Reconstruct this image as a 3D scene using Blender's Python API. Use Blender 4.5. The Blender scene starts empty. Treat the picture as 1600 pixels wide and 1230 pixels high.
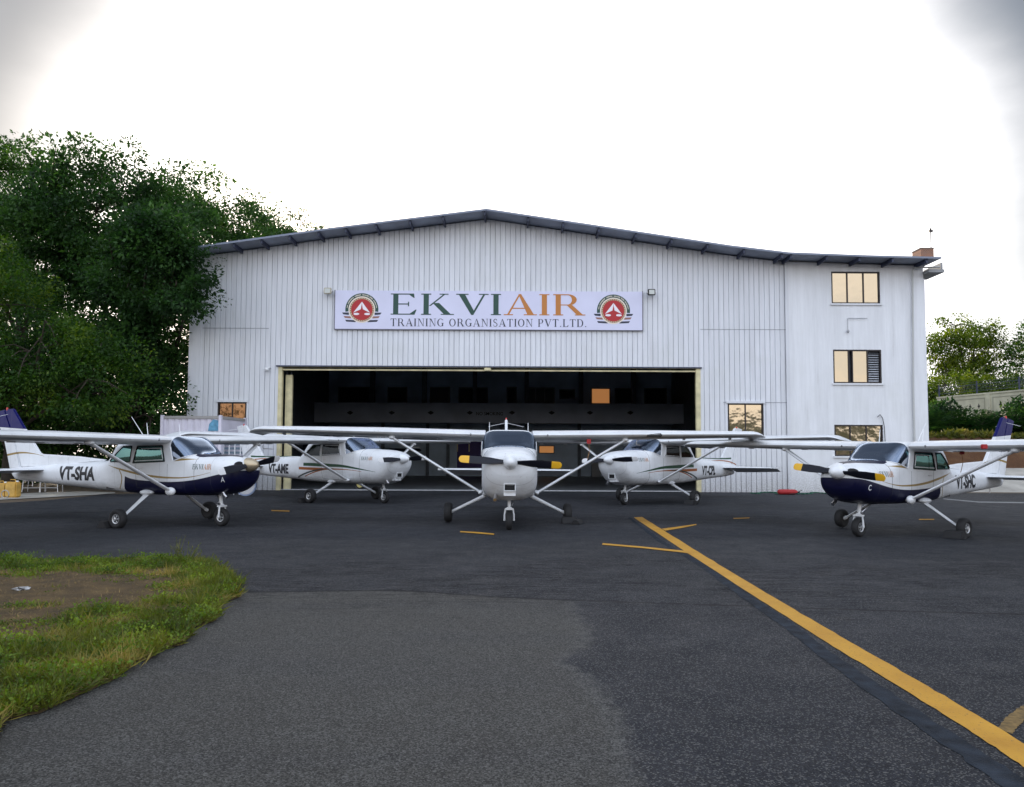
import bpy, bmesh, math, random
import numpy as np
from mathutils import Vector, Matrix
R = math.radians
sc = bpy.context.scene
C = sc.collection

# ------------------------------------------------------------------ camera
CAM_H = 1.43; FPX = 1200.0; PITCH = R(3.3); ROLL = 0.0045
SHIFT = 97 - FPX*math.tan(PITCH)
_F = Vector((0, math.cos(PITCH), math.sin(PITCH)))
_R0 = Vector((1, 0, 0)); _U0 = Vector((0, -math.sin(PITCH), math.cos(PITCH)))
_Rv = math.cos(ROLL)*_R0 + math.sin(ROLL)*_U0
_Uv = -math.sin(ROLL)*_R0 + math.cos(ROLL)*_U0
cd = bpy.data.cameras.new('camera'); cam = bpy.data.objects.new('camera', cd); C.objects.link(cam)
cd.sensor_width = 36; cd.lens = 36*FPX/1600; cd.shift_y = SHIFT/1600
cd.clip_start = .05; cd.clip_end = 4000
M = Matrix((( _Rv.x, _Uv.x, -_F.x, 0), (_Rv.y, _Uv.y, -_F.y, 0), (_Rv.z, _Uv.z, -_F.z, CAM_H), (0, 0, 0, 1)))
cam.matrix_world = M
sc.camera = cam
def ray(u, v): return _F + _Rv*((u-800)/FPX) + _Uv*((615+SHIFT-v)/FPX)
def gnd(u, v, z=0.0):
    d = ray(u, v); t = (z-CAM_H)/d.z
    return Vector((d.x*t, d.y*t, z))
def at(u, v, Y):
    d = ray(u, v); t = Y/d.y
    return Vector((d.x*t, Y, CAM_H+d.z*t))

# ------------------------------------------------------------------ sky, sun, exposure
SUN_EL = R(14.2); SUN_AZ = R(-13.0)      # azimuth measured from +Y towards +X
sund = Vector((math.sin(SUN_AZ)*math.cos(SUN_EL), math.cos(SUN_AZ)*math.cos(SUN_EL), math.sin(SUN_EL)))
world = bpy.data.worlds.new('World'); sc.world = world; world.use_nodes = True
nt = world.node_tree; nt.nodes.clear()
def WN(t, **k):
    n = nt.nodes.new(t)
    for a, b in k.items(): setattr(n, a, b)
    return n
def Wm(op, a, b=None, c=None, clamp=False):
    n = WN('ShaderNodeMath', operation=op, use_clamp=clamp)
    for i, s in enumerate((a, b, c)):
        if s is None: continue
        if isinstance(s, (int, float)): n.inputs[i].default_value = s
        else: nt.links.new(s, n.inputs[i])
    return n.outputs[0]
sky = WN('ShaderNodeTexSky', sky_type='NISHITA'); sky.sun_disc = False
sky.sun_elevation = SUN_EL; sky.sun_rotation = SUN_AZ
sky.air_density = 1.2; sky.dust_density = 2.5; sky.ozone_density = 1.0
bg = WN('ShaderNodeBackground'); bg.inputs[1].default_value = .10
tc = WN('ShaderNodeTexCoord')
# thin bright overcast round the sun, thicker grey-blue cloud away from it
vm = WN('ShaderNodeVectorMath', operation='DOT_PRODUCT'); nt.links.new(tc.outputs['Generated'], vm.inputs[0])
gd = Vector((0.0, .93, .12)).normalized(); vm.inputs[1].default_value = gd
no = WN('ShaderNodeTexNoise'); no.inputs['Scale'].default_value = 1.6; no.inputs['Detail'].default_value = 7; no.inputs['Roughness'].default_value = .55
mp = WN('ShaderNodeMapping'); mp.inputs['Scale'].default_value = (1, 1, 2.2); mp.inputs['Location'].default_value = (.7, .2, .35)
nt.links.new(tc.outputs['Generated'], mp.inputs[0]); nt.links.new(mp.outputs[0], no.inputs['Vector'])
ang = Wm('ARCCOSINE', vm.outputs['Value'])
d = Wm('ADD', ang, Wm('MULTIPLY', Wm('SUBTRACT', no.outputs['Fac'], .5), .16))
mr = WN('ShaderNodeMapRange', interpolation_type='SMOOTHSTEP'); nt.links.new(d, mr.inputs[0])
mr.inputs[1].default_value = .44; mr.inputs[2].default_value = .665; mr.inputs[3].default_value = 1; mr.inputs[4].default_value = 0
glow = mr.outputs[0]
# world radiance values below are in the same unit as the sky texture (before the 0.1 strength)
cr = WN('ShaderNodeValToRGB'); nt.links.new(no.outputs['Fac'], cr.inputs[0])
cr.color_ramp.elements[0].position = .35; cr.color_ramp.elements[0].color = (.75, .85, 1.05, 1)
cr.color_ramp.elements[1].position = .68; cr.color_ramp.elements[1].color = (1.9, 2.0, 2.2, 1)
mixg = WN('ShaderNodeMix', data_type='RGBA'); nt.links.new(glow, mixg.inputs[0]); nt.links.new(cr.outputs[0], mixg.inputs[6])
mixg.inputs[7].default_value = (13, 12.6, 12.4, 1)
# behind the photographer the evening sky is open and bright
sep = WN('ShaderNodeSeparateXYZ'); nt.links.new(tc.outputs['Generated'], sep.inputs[0])
bk = WN('ShaderNodeMapRange', interpolation_type='SMOOTHSTEP'); nt.links.new(sep.outputs['Y'], bk.inputs[0])
bk.inputs[1].default_value = .45; bk.inputs[2].default_value = -.35; bk.inputs[3].default_value = 0; bk.inputs[4].default_value = 1
mixb = WN('ShaderNodeMix', data_type='RGBA'); nt.links.new(bk.outputs[0], mixb.inputs[0]); nt.links.new(mixg.outputs[2], mixb.inputs[6])
bcol = WN('ShaderNodeValToRGB'); nt.links.new(sep.outputs['Z'], bcol.inputs[0])
bcol.color_ramp.elements[0].position = .0; bcol.color_ramp.elements[0].color = (9.5, 8.9, 8.6, 1)
bcol.color_ramp.elements[1].position = .5; bcol.color_ramp.elements[1].color = (8.2, 8.9, 10.2, 1)
bmul = WN('ShaderNodeMix', data_type='RGBA', blend_type='MULTIPLY'); bmul.inputs[0].default_value = .6
cr2 = WN('ShaderNodeValToRGB'); nt.links.new(no.outputs['Fac'], cr2.inputs[0])
cr2.color_ramp.elements[0].position = .4; cr2.color_ramp.elements[0].color = (.5, .6, .75, 1)
cr2.color_ramp.elements[1].position = .6; cr2.color_ramp.elements[1].color = (1.3, 1.25, 1.2, 1)
nt.links.new(bcol.outputs[0], bmul.inputs[6]); nt.links.new(cr2.outputs[0], bmul.inputs[7]); nt.links.new(bmul.outputs[2], mixb.inputs[7])
# clouds over the clear Nishita sky
mixs = WN('ShaderNodeMix', data_type='RGBA'); mixs.inputs[0].default_value = .86
nt.links.new(sky.outputs[0], mixs.inputs[6]); nt.links.new(mixb.outputs[2], mixs.inputs[7])
nt.links.new(mixs.outputs[2], bg.inputs[0])
wo = WN('ShaderNodeOutputWorld'); nt.links.new(bg.outputs[0], wo.inputs[0])
sl = bpy.data.lights.new('sun', 'SUN'); sl.energy = 2.6; sl.angle = R(.6); sl.color = (1, .86, .68)
so = bpy.data.objects.new('sun', sl); C.objects.link(so); so.rotation_euler = sund.to_track_quat('Z', 'Y').to_euler(); so.location = (0, 0, 40)
sc.view_settings.view_transform = 'Standard'; sc.view_settings.look = 'None'; sc.view_settings.gamma = 1
sc.view_settings.exposure = 1.15
sc.cycles.max_bounces = 6; sc.cycles.transparent_max_bounces = 12; sc.cycles.caustics_reflective = False; sc.cycles.caustics_refractive = False

# ------------------------------------------------------------------ materials
def newmat(name):
    m = bpy.data.materials.new(name); m.use_nodes = True
    t = m.node_tree; b = t.nodes['Principled BSDF']
    return m, t, b
def mat(name, col, rough=.5, metal=0, var=.0, vscale=3, bump=0, bscale=40, spec=.5, coat=0):
    m, t, b = newmat(name)
    b.inputs['Base Color'].default_value = (*col, 1); b.inputs['Roughness'].default_value = rough; b.inputs['Metallic'].default_value = metal
    b.inputs['Specular IOR Level'].default_value = spec; b.inputs['Coat Weight'].default_value = coat
    co = t.nodes.new('ShaderNodeTexCoord')
    if var:
        n = t.nodes.new('ShaderNodeTexNoise'); n.inputs['Scale'].default_value = vscale; n.inputs['Detail'].default_value = 6
        t.links.new(co.outputs['Object'], n.inputs['Vector'])
        r = t.nodes.new('ShaderNodeValToRGB'); t.links.new(n.outputs['Fac'], r.inputs[0])
        r.color_ramp.elements[0].position = .3; r.color_ramp.elements[0].color = (*[c*(1-var) for c in col], 1)
        r.color_ramp.elements[1].position = .7; r.color_ramp.elements[1].color = (*[min(1, c*(1+var)) for c in col], 1)
        t.links.new(r.outputs[0], b.inputs['Base Color'])
    if bump:
        n2 = t.nodes.new('ShaderNodeTexNoise'); n2.inputs['Scale'].default_value = bscale; n2.inputs['Detail'].default_value = 4
        t.links.new(co.outputs['Object'], n2.inputs['Vector'])
        bp = t.nodes.new('ShaderNodeBump'); bp.inputs['Strength'].default_value = bump; bp.inputs['Distance'].default_value = .02
        t.links.new(n2.outputs['Fac'], bp.inputs['Height']); t.links.new(bp.outputs[0], b.inputs['Normal'])
    return m
class NT:
    def __init__(s, t): s.t = t
    def n(s, ty, **k):
        n = s.t.nodes.new(ty)
        for a, b in k.items(): setattr(n, a, b)
        return n
    def l(s, a, b): s.t.links.new(a, b)
    def m(s, op, a, b=None, c=None):
        n = s.n('ShaderNodeMath', operation=op)
        for i, v in enumerate((a, b, c)):
            if v is None: continue
            if isinstance(v, (int, float)): n.inputs[i].default_value = v
            else: s.l(v, n.inputs[i])
        return n.outputs[0]
    def mix(s, f, a, b):
        n = s.n('ShaderNodeMix', data_type='RGBA')
        for i, v in ((0, f), (6, a), (7, b)):
            if isinstance(v, tuple): n.inputs[i].default_value = (*v, 1) if len(v) == 3 else v
            elif isinstance(v, (int, float)): n.inputs[i].default_value = v
            else: s.l(v, n.inputs[i])
        return n.outputs[2]
    def noise(s, vec, sc_, det=5, rough=.5):
        n = s.n('ShaderNodeTexNoise'); n.inputs['Scale'].default_value = sc_; n.inputs['Detail'].default_value = det; n.inputs['Roughness'].default_value = rough
        s.l(vec, n.inputs['Vector']); return n.outputs['Fac']
    def ramp(s, f, stops):
        r = s.n('ShaderNodeValToRGB'); s.l(f, r.inputs[0]); e = r.color_ramp.elements
        while len(e) < len(stops): e.new(.5)
        for i, (p, c) in enumerate(stops): e[i].position = p; e[i].color = (*c, 1) if len(c) == 3 else c
        return r.outputs[0]
    def rng(s, f, a, b, c=0, d=1):
        n = s.n('ShaderNodeMapRange'); s.l(f, n.inputs[0])
        for i, v in enumerate((a, b, c, d)): n.inputs[i+1].default_value = v
        return n.outputs[0]
    def curve(s, v, pts, lo, hi, zlo, zhi):
        fac = s.rng(v, lo, hi); n = s.n('ShaderNodeFloatCurve'); s.l(fac, n.inputs['Value'])
        c = n.mapping.curves[0]; P = sorted(((x-lo)/(hi-lo), (z-zlo)/(zhi-zlo)) for x, z in pts)
        while len(c.points) < len(P): c.points.new(.5, .5)
        for q, (a, b) in zip(c.points, P): q.location = (a, b); q.handle_type = 'AUTO'
        n.mapping.update()
        return s.rng(n.outputs[0], 0, 1, zlo, zhi)

# ------------------------------------------------------------------ mesh helpers
class MB:
    def __init__(s): s.v = []; s.f = []; s.mi = []
    def add(s, vs, fs, mi=0):
        o = len(s.v); s.v += [tuple(p) for p in vs]; s.f += [tuple(i+o for i in f) for f in fs]; s.mi += [mi]*len(fs); return s
    def box(s, x0, x1, y0, y1, z0, z1, mi=0, M=None):
        vs = [Vector((x, y, z)) for z in (z0, z1) for y in (y0, y1) for x in (x0, x1)]
        if M is not None: vs = [M @ p for p in vs]
        return s.add(vs, [(0, 2, 3, 1), (4, 5, 7, 6), (0, 1, 5, 4), (2, 6, 7, 3), (0, 4, 6, 2), (1, 3, 7, 5)], mi)
    def loft(s, rings, cap=True, closed=True, mi=0):
        n = len(rings[0]); vs = [p for r in rings for p in r]; fs = []
        for i in range(len(rings)-1):
            for j in range(n if closed else n-1):
                k = (j+1) % n; fs.append((i*n+j, i*n+k, (i+1)*n+k, (i+1)*n+j))
        if cap: fs.append(tuple(range(n-1, -1, -1))); fs.append(tuple((len(rings)-1)*n+j for j in range(n)))
        return s.add(vs, fs, mi)
    def tube(s, pts, rad, n=8, cap=True, flat=1.0, mi=0, up=None):
        pts = [Vector(p) for p in pts]; rad = rad if isinstance(rad, (list, tuple)) else [rad]*len(pts); rings = []
        for i, p in enumerate(pts):
            t = (pts[min(i+1, len(pts)-1)]-pts[max(i-1, 0)]).normalized()
            a = Vector(up) if up else (Vector((0, 0, 1)) if abs(t.z) < .95 else Vector((1, 0, 0)))
            u = (a - t*a.dot(t)).normalized(); w = t.cross(u)
            rings.append([p + u*math.cos(2*math.pi*j/n)*rad[i]*flat + w*math.sin(2*math.pi*j/n)*rad[i] for j in range(n)])
        return s.loft(rings, cap, True, mi)
    def lathe(s, prof, n=24, axis='X', c=(0, 0, 0), cap=True, mi=0):
        rings = []
        for a, r in prof:
            ring = []
            for j in range(n):
                u, w = r*math.cos(2*math.pi*j/n), r*math.sin(2*math.pi*j/n)
                ring.append({'X': (c[0]+a, c[1]+u, c[2]+w), 'Y': (c[0]+w, c[1]+a, c[2]+u), 'Z': (c[0]+u, c[1]+w, c[2]+a)}[axis])
            rings.append(ring)
        return s.loft(rings, cap, True, mi)
    def ell(s, c, r, n=14, m=8, mi=0):
        rings = []
        for i in range(m+1):
            t = math.pi*(i+.02)/(m+.04); rings.append([(c[0]+r[0]*math.cos(t), c[1]+r[1]*math.sin(t)*math.cos(2*math.pi*j/n), c[2]+r[2]*math.sin(t)*math.sin(2*math.pi*j/n)) for j in range(n)])
        return s.loft(rings, True, True, mi)
    def prism(s, poly, y0, y1, mi=0):      # poly in (x,z), extruded along y
        n = len(poly); vs = [(x, y0, z) for x, z in poly]+[(x, y1, z) for x, z in poly]
        fs = [tuple(range(n)), tuple(range(2*n-1, n-1, -1))]+[(i, i+n, (i+1) % n+n, (i+1) % n) for i in range(n)]
        return s.add(vs, fs, mi)
    def sheet(s, pts, mi=0): return s.add(pts, [tuple(range(len(pts)))], mi)
    def build(s, name, mats, parent=None, smooth=35, bevel=0, loc=None):
        me = bpy.data.meshes.new(name); me.from_pydata(s.v, [], s.f)
        mats = mats if isinstance(mats, (list, tuple)) else [mats]
        for m in mats: me.materials.append(m)
        for p, i in zip(me.polygons, s.mi): p.material_index = i
        bm = bmesh.new(); bm.from_mesh(me)
        bmesh.ops.recalc_face_normals(bm, faces=bm.faces)
        if bevel: bmesh.ops.bevel(bm, geom=[e for e in bm.edges if len(e.link_faces) == 2 and e.calc_face_angle(0) > .6], offset=bevel, segments=2, affect='EDGES', clamp_overlap=True)
        if smooth:
            for f in bm.faces: f.smooth = True
            for e in bm.edges:
                if len(e.link_faces) == 2 and e.calc_face_angle(0) > R(smooth): e.smooth = False
        bm.to_mesh(me); bm.free()
        o = bpy.data.objects.new(name, me); C.objects.link(o)
        if parent: o.parent = parent
        if loc: o.location = loc
        return o
def link(name, me, parent=None):
    o = bpy.data.objects.new(name, me); C.objects.link(o)
    if parent: o.parent = parent
    return o
def tag(o, label=None, cat=None, group=None, kind=None):
    if label: o['label'] = label
    if cat: o['category'] = cat
    if group: o['group'] = group
    if kind: o['kind'] = kind
    return o
def empty(name, label, cat, loc=(0, 0, 0), rz=0, group=None):
    o = bpy.data.objects.new(name, None); C.objects.link(o); o.location = loc; o.rotation_euler = (0, 0, rz); o.empty_display_size = .3
    return tag(o, label, cat, group)
def copy_tree(o, parent=None):
    c = o.copy(); C.objects.link(c); c.parent = parent
    for ch in list(o.children): copy_tree(ch, c)
    return c
def plane_copy_children(o): return list(o.children)

# ------------------------------------------------------------------ lettering
def rect(a, b, c, d): return [(a, b), (c, b), (c, d), (a, d)]
def ringp(cx, cy, rx, ry, tx, ty, a0, a1, n=18):
    out = []
    for i in range(n):
        p, q = R(a0+(a1-a0)*i/n), R(a0+(a1-a0)*(i+1)/n)
        out.append([(cx+rx*math.cos(p), cy+ry*math.sin(p)), (cx+rx*math.cos(q), cy+ry*math.sin(q)), (cx+(rx-tx)*math.cos(q), cy+(ry-ty)*math.sin(q)), (cx+(rx-tx)*math.cos(p), cy+(ry-ty)*math.sin(p))])
    return out
def stem(x, w=.15, top=True, bot=True, o=.07):
    r = [rect(x, .0, x+w, 1)]
    if bot: r.append(rect(x-o, 0, x+w+o, .045))
    if top: r.append(rect(x-o, .955, x+w+o, 1))
    return r
def serif_glyph(ch):
    if ch == 'E': return stem(.1)+[rect(.17, 0, .72, .05), rect(.17, .95, .70, 1), rect(.25, .48, .55, .53), [(.72, 0), (.78, .24), (.75, .24), (.58, .05)], [(.70, 1), (.72, .8), (.69, .8), (.56, .95)], rect(.53, .40, .56, .61)], .84
    if ch == 'K': return stem(.1)+[[(.25, .42), (.66, .955), (.72, .955), (.31, .42)], [(.36, .56), (.55, .56), (.88, .045), (.68, .045)], rect(.56, .955, .82, 1), rect(.60, 0, .98, .045)], 1.0
    if ch == 'V': return [[(.08, .96), (.26, .96), (.53, .16), (.46, 0), (.44, 0)], [(.44, 0), (.50, 0), (.84, .96), (.78, .96)], rect(0, .955, .36, 1), rect(.66, .955, .94, 1)], .94
    if ch == 'I': return stem(.1), .36
    if ch == 'A': return [[(.10, .04), (.16, .04), (.48, .98), (.44, 1)], [(.42, 1), (.50, 1), (.87, .04), (.68, .04)], rect(.24, .30, .68, .35), rect(0, 0, .27, .045), rect(.58, 0, .96, .045)], .96
    if ch == 'R': return stem(.1)+[rect(.25, .955, .45, 1), rect(.25, .47, .45, .515)]+ringp(.45, .735, .26, .265, .14, .045, -90, 90)+[[(.42, .49), (.58, .49), (.88, .045), (.70, .045)], rect(.66, 0, .96, .045)], .95
    if ch == 'T': return stem(.32, top=False)+[rect(.04, .95, .76, 1), [(.04, .95), (.12, .95), (.06, .76), (.03, .76)], [(.68, .95), (.76, .95), (.77, .76), (.74, .76)]], .82
    if ch == 'N': return [rect(.14, 0, .19, .96), rect(.02, 0, .31, .045), rect(.02, .955, .24, 1), [(.12, 1), (.28, 1), (.80, 0), (.74, 0)], rect(.75, 0, .80, 1), rect(.64, .955, .92, 1)], .94
    if ch == 'G': return ringp(.46, .5, .42, .51, .15, .05, 50, 320, 26)+[rect(.66, .04, .80, .42), rect(.56, .40, .88, .445), rect(.74, .72, .77, .95)], .92
    if ch == 'O': return ringp(.46, .5, .42, .51, .15, .05, 0, 360, 30), .94
    if ch == 'S': return ringp(.34, .74, .25, .27, .10, .06, 35, 250, 14)+ringp(.34, .26, .27, .27, .10, .06, -140, 80, 14)+[[(.20, .62), (.34, .60), (.50, .42), (.38, .42)], rect(.50, .72, .53, .96), rect(.08, .04, .11, .28)], .68
    if ch == 'P': return stem(.1)+[rect(.25, .955, .42, 1), rect(.25, .44, .42, .485)]+ringp(.42, .72, .28, .28, .14, .045, -90, 90), .76
    if ch == 'L': return stem(.1)+[rect(.2, 0, .70, .05), [(.70, 0), (.75, .26), (.72, .26), (.56, .05)]], .80
    if ch == 'D': return stem(.1)+[rect(.25, .955, .42, 1), rect(.25, 0, .42, .045)]+ringp(.42, .5, .42, .5, .15, .045, -90, 90, 20), .92
    if ch == '.': return [rect(.08, 0, .20, .12)], .30
    return [], .42
def serif_text(s_, gap=.05):
    out = []; x = 0; spans = []
    for ch in s_:
        ps, w = serif_glyph(ch); out += [[(x+a, b) for a, b in p] for p in ps]; spans.append((x, x+w, len(ps))); x += w+gap
    return out, x-gap, spans
def sans_mesh(s_, w, h, offset=.0, step=None):
    cu = bpy.data.curves.new('lettering', 'FONT'); cu.body = s_; cu.size = 1; cu.offset = offset; cu.resolution_u = 4
    o = bpy.data.objects.new('tmp', cu); C.objects.link(o)
    bpy.context.view_layer.update()
    me = bpy.data.meshes.new_from_object(o.evaluated_get(bpy.context.evaluated_depsgraph_get()))
    C.objects.unlink(o); bpy.data.objects.remove(o)
    bm = bmesh.new(); bm.from_mesh(me)
    xs = [v.co.x for v in bm.verts]; ys = [v.co.y for v in bm.verts]
    x0, x1, y0, y1 = min(xs), max(xs), min(ys), max(ys)
    for v in bm.verts: v.co.x = (v.co.x-x0)/(x1-x0)*w; v.co.y = (v.co.y-y0)/(y1-y0)*h
    if step:
        k = step
        while k < h:
            bmesh.ops.bisect_plane(bm, geom=bm.verts[:]+bm.edges[:]+bm.faces[:], plane_co=(0, k, 0), plane_no=(0, 1, 0)); k += step
        k = step
        while k < w:
            bmesh.ops.bisect_plane(bm, geom=bm.verts[:]+bm.edges[:]+bm.faces[:], plane_co=(k, 0, 0), plane_no=(1, 0, 0)); k += step
    v = [tuple(p.co) for p in bm.verts]; bm.verts.index_update(); f = [tuple(q.index for q in p.verts) for p in bm.faces]
    bm.free(); bpy.data.meshes.remove(me)
    return v, f
def poly_mesh(polys, step=None):
    bm = bmesh.new()
    for i, p in enumerate(polys): bm.faces.new([bm.verts.new((a, b, (i % 12)*.0006)) for a, b in p])
    if step:
        ys = [v.co.y for v in bm.verts]; xs = [v.co.x for v in bm.verts]; k = min(ys)+step
        while k < max(ys): bmesh.ops.bisect_plane(bm, geom=bm.verts[:]+bm.edges[:]+bm.faces[:], plane_co=(0, k, 0), plane_no=(0, 1, 0)); k += step
        k = min(xs)+step
        while k < max(xs): bmesh.ops.bisect_plane(bm, geom=bm.verts[:]+bm.edges[:]+bm.faces[:], plane_co=(k, 0, 0), plane_no=(1, 0, 0)); k += step
    bm.verts.index_update(); v = [tuple(p.co) for p in bm.verts]; f = [tuple(q.index for q in p.verts) for p in bm.faces]; bm.free()
    return v, f

# ------------------------------------------------------------------ aircraft
def pchip(xs, ys):
    xs = np.array(xs, float); ys = np.array(ys, float); h = np.diff(xs); dl = np.diff(ys)/h; m = np.zeros(len(xs))
    for i in range(1, len(xs)-1):
        if dl[i-1]*dl[i] > 0:
            w1, w2 = 2*h[i]+h[i-1], h[i]+2*h[i-1]; m[i] = (w1+w2)/(w1/dl[i-1]+w2/dl[i])
    m[0], m[-1] = dl[0], dl[-1]
    def f(x):
        x = min(max(x, xs[0]), xs[-1]); i = min(max(int(np.searchsorted(xs, x))-1, 0), len(h)-1); t = (x-xs[i])/h[i]
        return float((2*t**3-3*t**2+1)*ys[i]+(t**3-2*t**2+t)*h[i]*m[i]+(-2*t**3+3*t**2)*ys[i+1]+(t**3-t**2)*h[i]*m[i+1])
    return f
SPEC = {
 'big': dict(st=[  # x, zb, zt, w, n
    (-5.02, .90, 1.10, .035, 2.2), (-4.9, .80, 1.14, .06, 2.3), (-4.4, .74, 1.17, .13, 2.4), (-3.2, .68, 1.26, .26, 2.6), (-2.2, .63, 1.34, .38, 2.8), (-1.72, .61, 1.40, .445, 3.2),
    (-1.60, .60, 1.46, .46, 3.4), (-1.02, .58, 1.93, .52, 4.6), (-.6, .57, 1.965, .545, 5), (0, .56, 1.975, .56, 5), (.56, .56, 1.96, .56, 6), (.64, .56, 1.93, .56, 6), (1.0, .56, 1.72, .555, 4.8), (1.18, .56, 1.615, .55, 3.6), (1.30, .56, 1.60, .545, 3.2),
    (1.8, .57, 1.575, .53, 3), (2.02, .64, 1.555, .515, 2.9), (2.2, .80, 1.52, .49, 2.7), (2.33, .98, 1.47, .43, 2.5), (2.37, 1.07, 1.43, .35, 2.4)],
   ws=[(1.26, 1.60), (.66, 1.43), (.60, 1.72), (.62, 2.1), (1.3, 2.1)], wins=[[(.44, 1.42), (.37, 1.75), (-.40, 1.75), (-.43, 1.38)], [(-.50, 1.38), (-.47, 1.75), (-.86, 1.74), (-1.32, 1.42), (-1.30, 1.38)]],
   rw=[(-1.06, 2.1), (-1.08, 1.84), (-1.50, 1.49), (-1.62, 1.49), (-1.62, 2.1)],
   nose=2.33, spin=(2.34, 2.62, .14, 1.31), prop=.95, wheelbase=1.68, track=1.28, wr=.21, span=5.5, le=.62, letip=.38, zr=1.86, ztip=1.95, strut=((.74, .58, .67), (.42, 2.48, 1.80)),
   stab=(-3.75, -4.05, -4.55, 1.72, 1.04), fin=[(-4.0, 1.36), (-4.62, 2.02), (-5.02, 2.45), (-5.24, 2.45), (-4.78, 1.2), (-4.6, 1.08), (-3.4, 1.16), (-2.1, 1.36), (-2.6, 1.38)], rud=[(-5.25, 2.45), (-5.58, 2.42), (-5.22, 1.5), (-5.06, 1.02), (-4.72, 1.0), (-4.79, 1.2)], finz=(2.3, 2.5)),
 'small': dict(st=[
    (-4.78, .93, 1.08, .03, 2.2), (-4.68, .84, 1.10, .055, 2.3), (-4.2, .80, 1.13, .11, 2.4), (-3.1, .74, 1.20, .23, 2.6), (-2.0, .68, 1.26, .35, 2.8), (-1.42, .65, 1.30, .42, 3.1),
    (-1.32, .65, 1.33, .43, 3.3), (-.88, .63, 1.75, .48, 4.5), (-.5, .62, 1.79, .50, 5), (0, .61, 1.805, .51, 5), (.56, .61, 1.80, .51, 6), (.64, .61, 1.775, .51, 6), (.92, .61, 1.60, .505, 4.8), (1.12, .61, 1.455, .50, 3.5), (1.22, .61, 1.435, .50, 3.1),
    (1.6, .63, 1.42, .48, 2.9), (1.85, .68, 1.40, .46, 2.7), (2.0, .76, 1.36, .42, 2.5), (2.09, .85, 1.32, .36, 2.4), (2.13, .92, 1.28, .28, 2.4)],
   ws=[(1.18, 1.44), (.68, 1.30), (.60, 1.58), (.62, 2.0), (1.3, 2.0)], wins=[[(.46, 1.29), (.39, 1.60), (-.30, 1.59), (-.41, 1.25)], [(-.50, 1.27), (-.46, 1.59), (-.72, 1.59), (-1.12, 1.29), (-1.1, 1.27)]],
   rw=[(-.92, 2.0), (-.94, 1.70), (-1.24, 1.36), (-1.32, 1.36), (-1.32, 2.0)],
   nose=2.10, spin=(2.10, 2.36, .14, 1.225), prop=.87, wheelbase=1.47, track=1.17, wr=.19, span=5.08, le=.62, letip=.40, zr=1.715, ztip=1.78, strut=((.68, .55, .70), (.42, 2.2, 1.66)),
   stab=(-3.47, -3.72, -4.15, 1.5, 1.07), fin=[(-3.83, 1.42), (-4.4, 2.02), (-4.80, 2.47), (-5.10, 2.45), (-4.66, 1.6), (-4.46, 1.1), (-3.4, 1.14), (-1.9, 1.26), (-1.75, 1.30), (-2.6, 1.37)], rud=[(-5.11, 2.45), (-5.46, 2.40), (-5.08, 1.68), (-4.86, 1.05), (-4.48, 1.02), (-4.67, 1.6)], finz=(2.04, 2.6)),
}
class Body:
    def __init__(s, sp):
        a = list(zip(*sp['st'])); s.x = a[0]; s.fn = [pchip(a[0], q) for q in a[1:]]
    def at(s, x): return [f(x) for f in s.fn]
    def side(s, x, z):
        zb, zt, w, n = s.at(x); k = abs((z-(zb+zt)/2)/((zt-zb)/2)); return w*max(0, 1-min(1, k)**n)**(1/n)
def inpoly(x, z, P):
    r = False; j = len(P)-1
    for i in range(len(P)):
        if (P[i][1] > z) != (P[j][1] > z) and x < (P[j][0]-P[i][0])*(z-P[i][1])/(P[j][1]-P[i][1])+P[i][0]: r = not r
        j = i
    return r
def glass_mat(name, tint, refl=.25, gcol=(.80, .88, 1)):
    m, t, b = newmat(name); N = NT(t); t.nodes.remove(b); out = t.nodes['Material Output']
    tr = N.n('ShaderNodeBsdfTransparent'); tr.inputs[0].default_value = (*tint, 1)
    gl = N.n('ShaderNodeBsdfGlossy'); gl.inputs[0].default_value = (*gcol, 1); gl.inputs['Roughness'].default_value = .03
    fr = N.n('ShaderNodeFresnel'); fr.inputs[0].default_value = 1.55
    k = N.m('MINIMUM', N.m('ADD', N.m('MULTIPLY', fr.outputs[0], 1.1), refl), 1.0)
    mx = N.n('ShaderNodeMixShader'); N.l(k, mx.inputs[0]); N.l(tr.outputs[0], mx.inputs[1]); N.l(gl.outputs[0], mx.inputs[2]); N.l(mx.outputs[0], out.inputs[0])
    return m
WHITE = (.74, .76, .78)
def stripe_mask(N, X, Z, pts, wid):
    xs = [p[0] for p in pts]; c = N.curve(X, pts, -6, 3, 0, 3)
    w = N.curve(X, wid, -6, 3, 0, .3)
    inside = N.m('LESS_THAN', N.m('ABSOLUTE', N.m('SUBTRACT', Z, c)), w)
    a = N.m('GREATER_THAN', X, min(xs)); b = N.m('LESS_THAN', X, max(xs))
    return N.m('MULTIPLY', inside, N.m('MULTIPLY', a, b))
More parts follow.
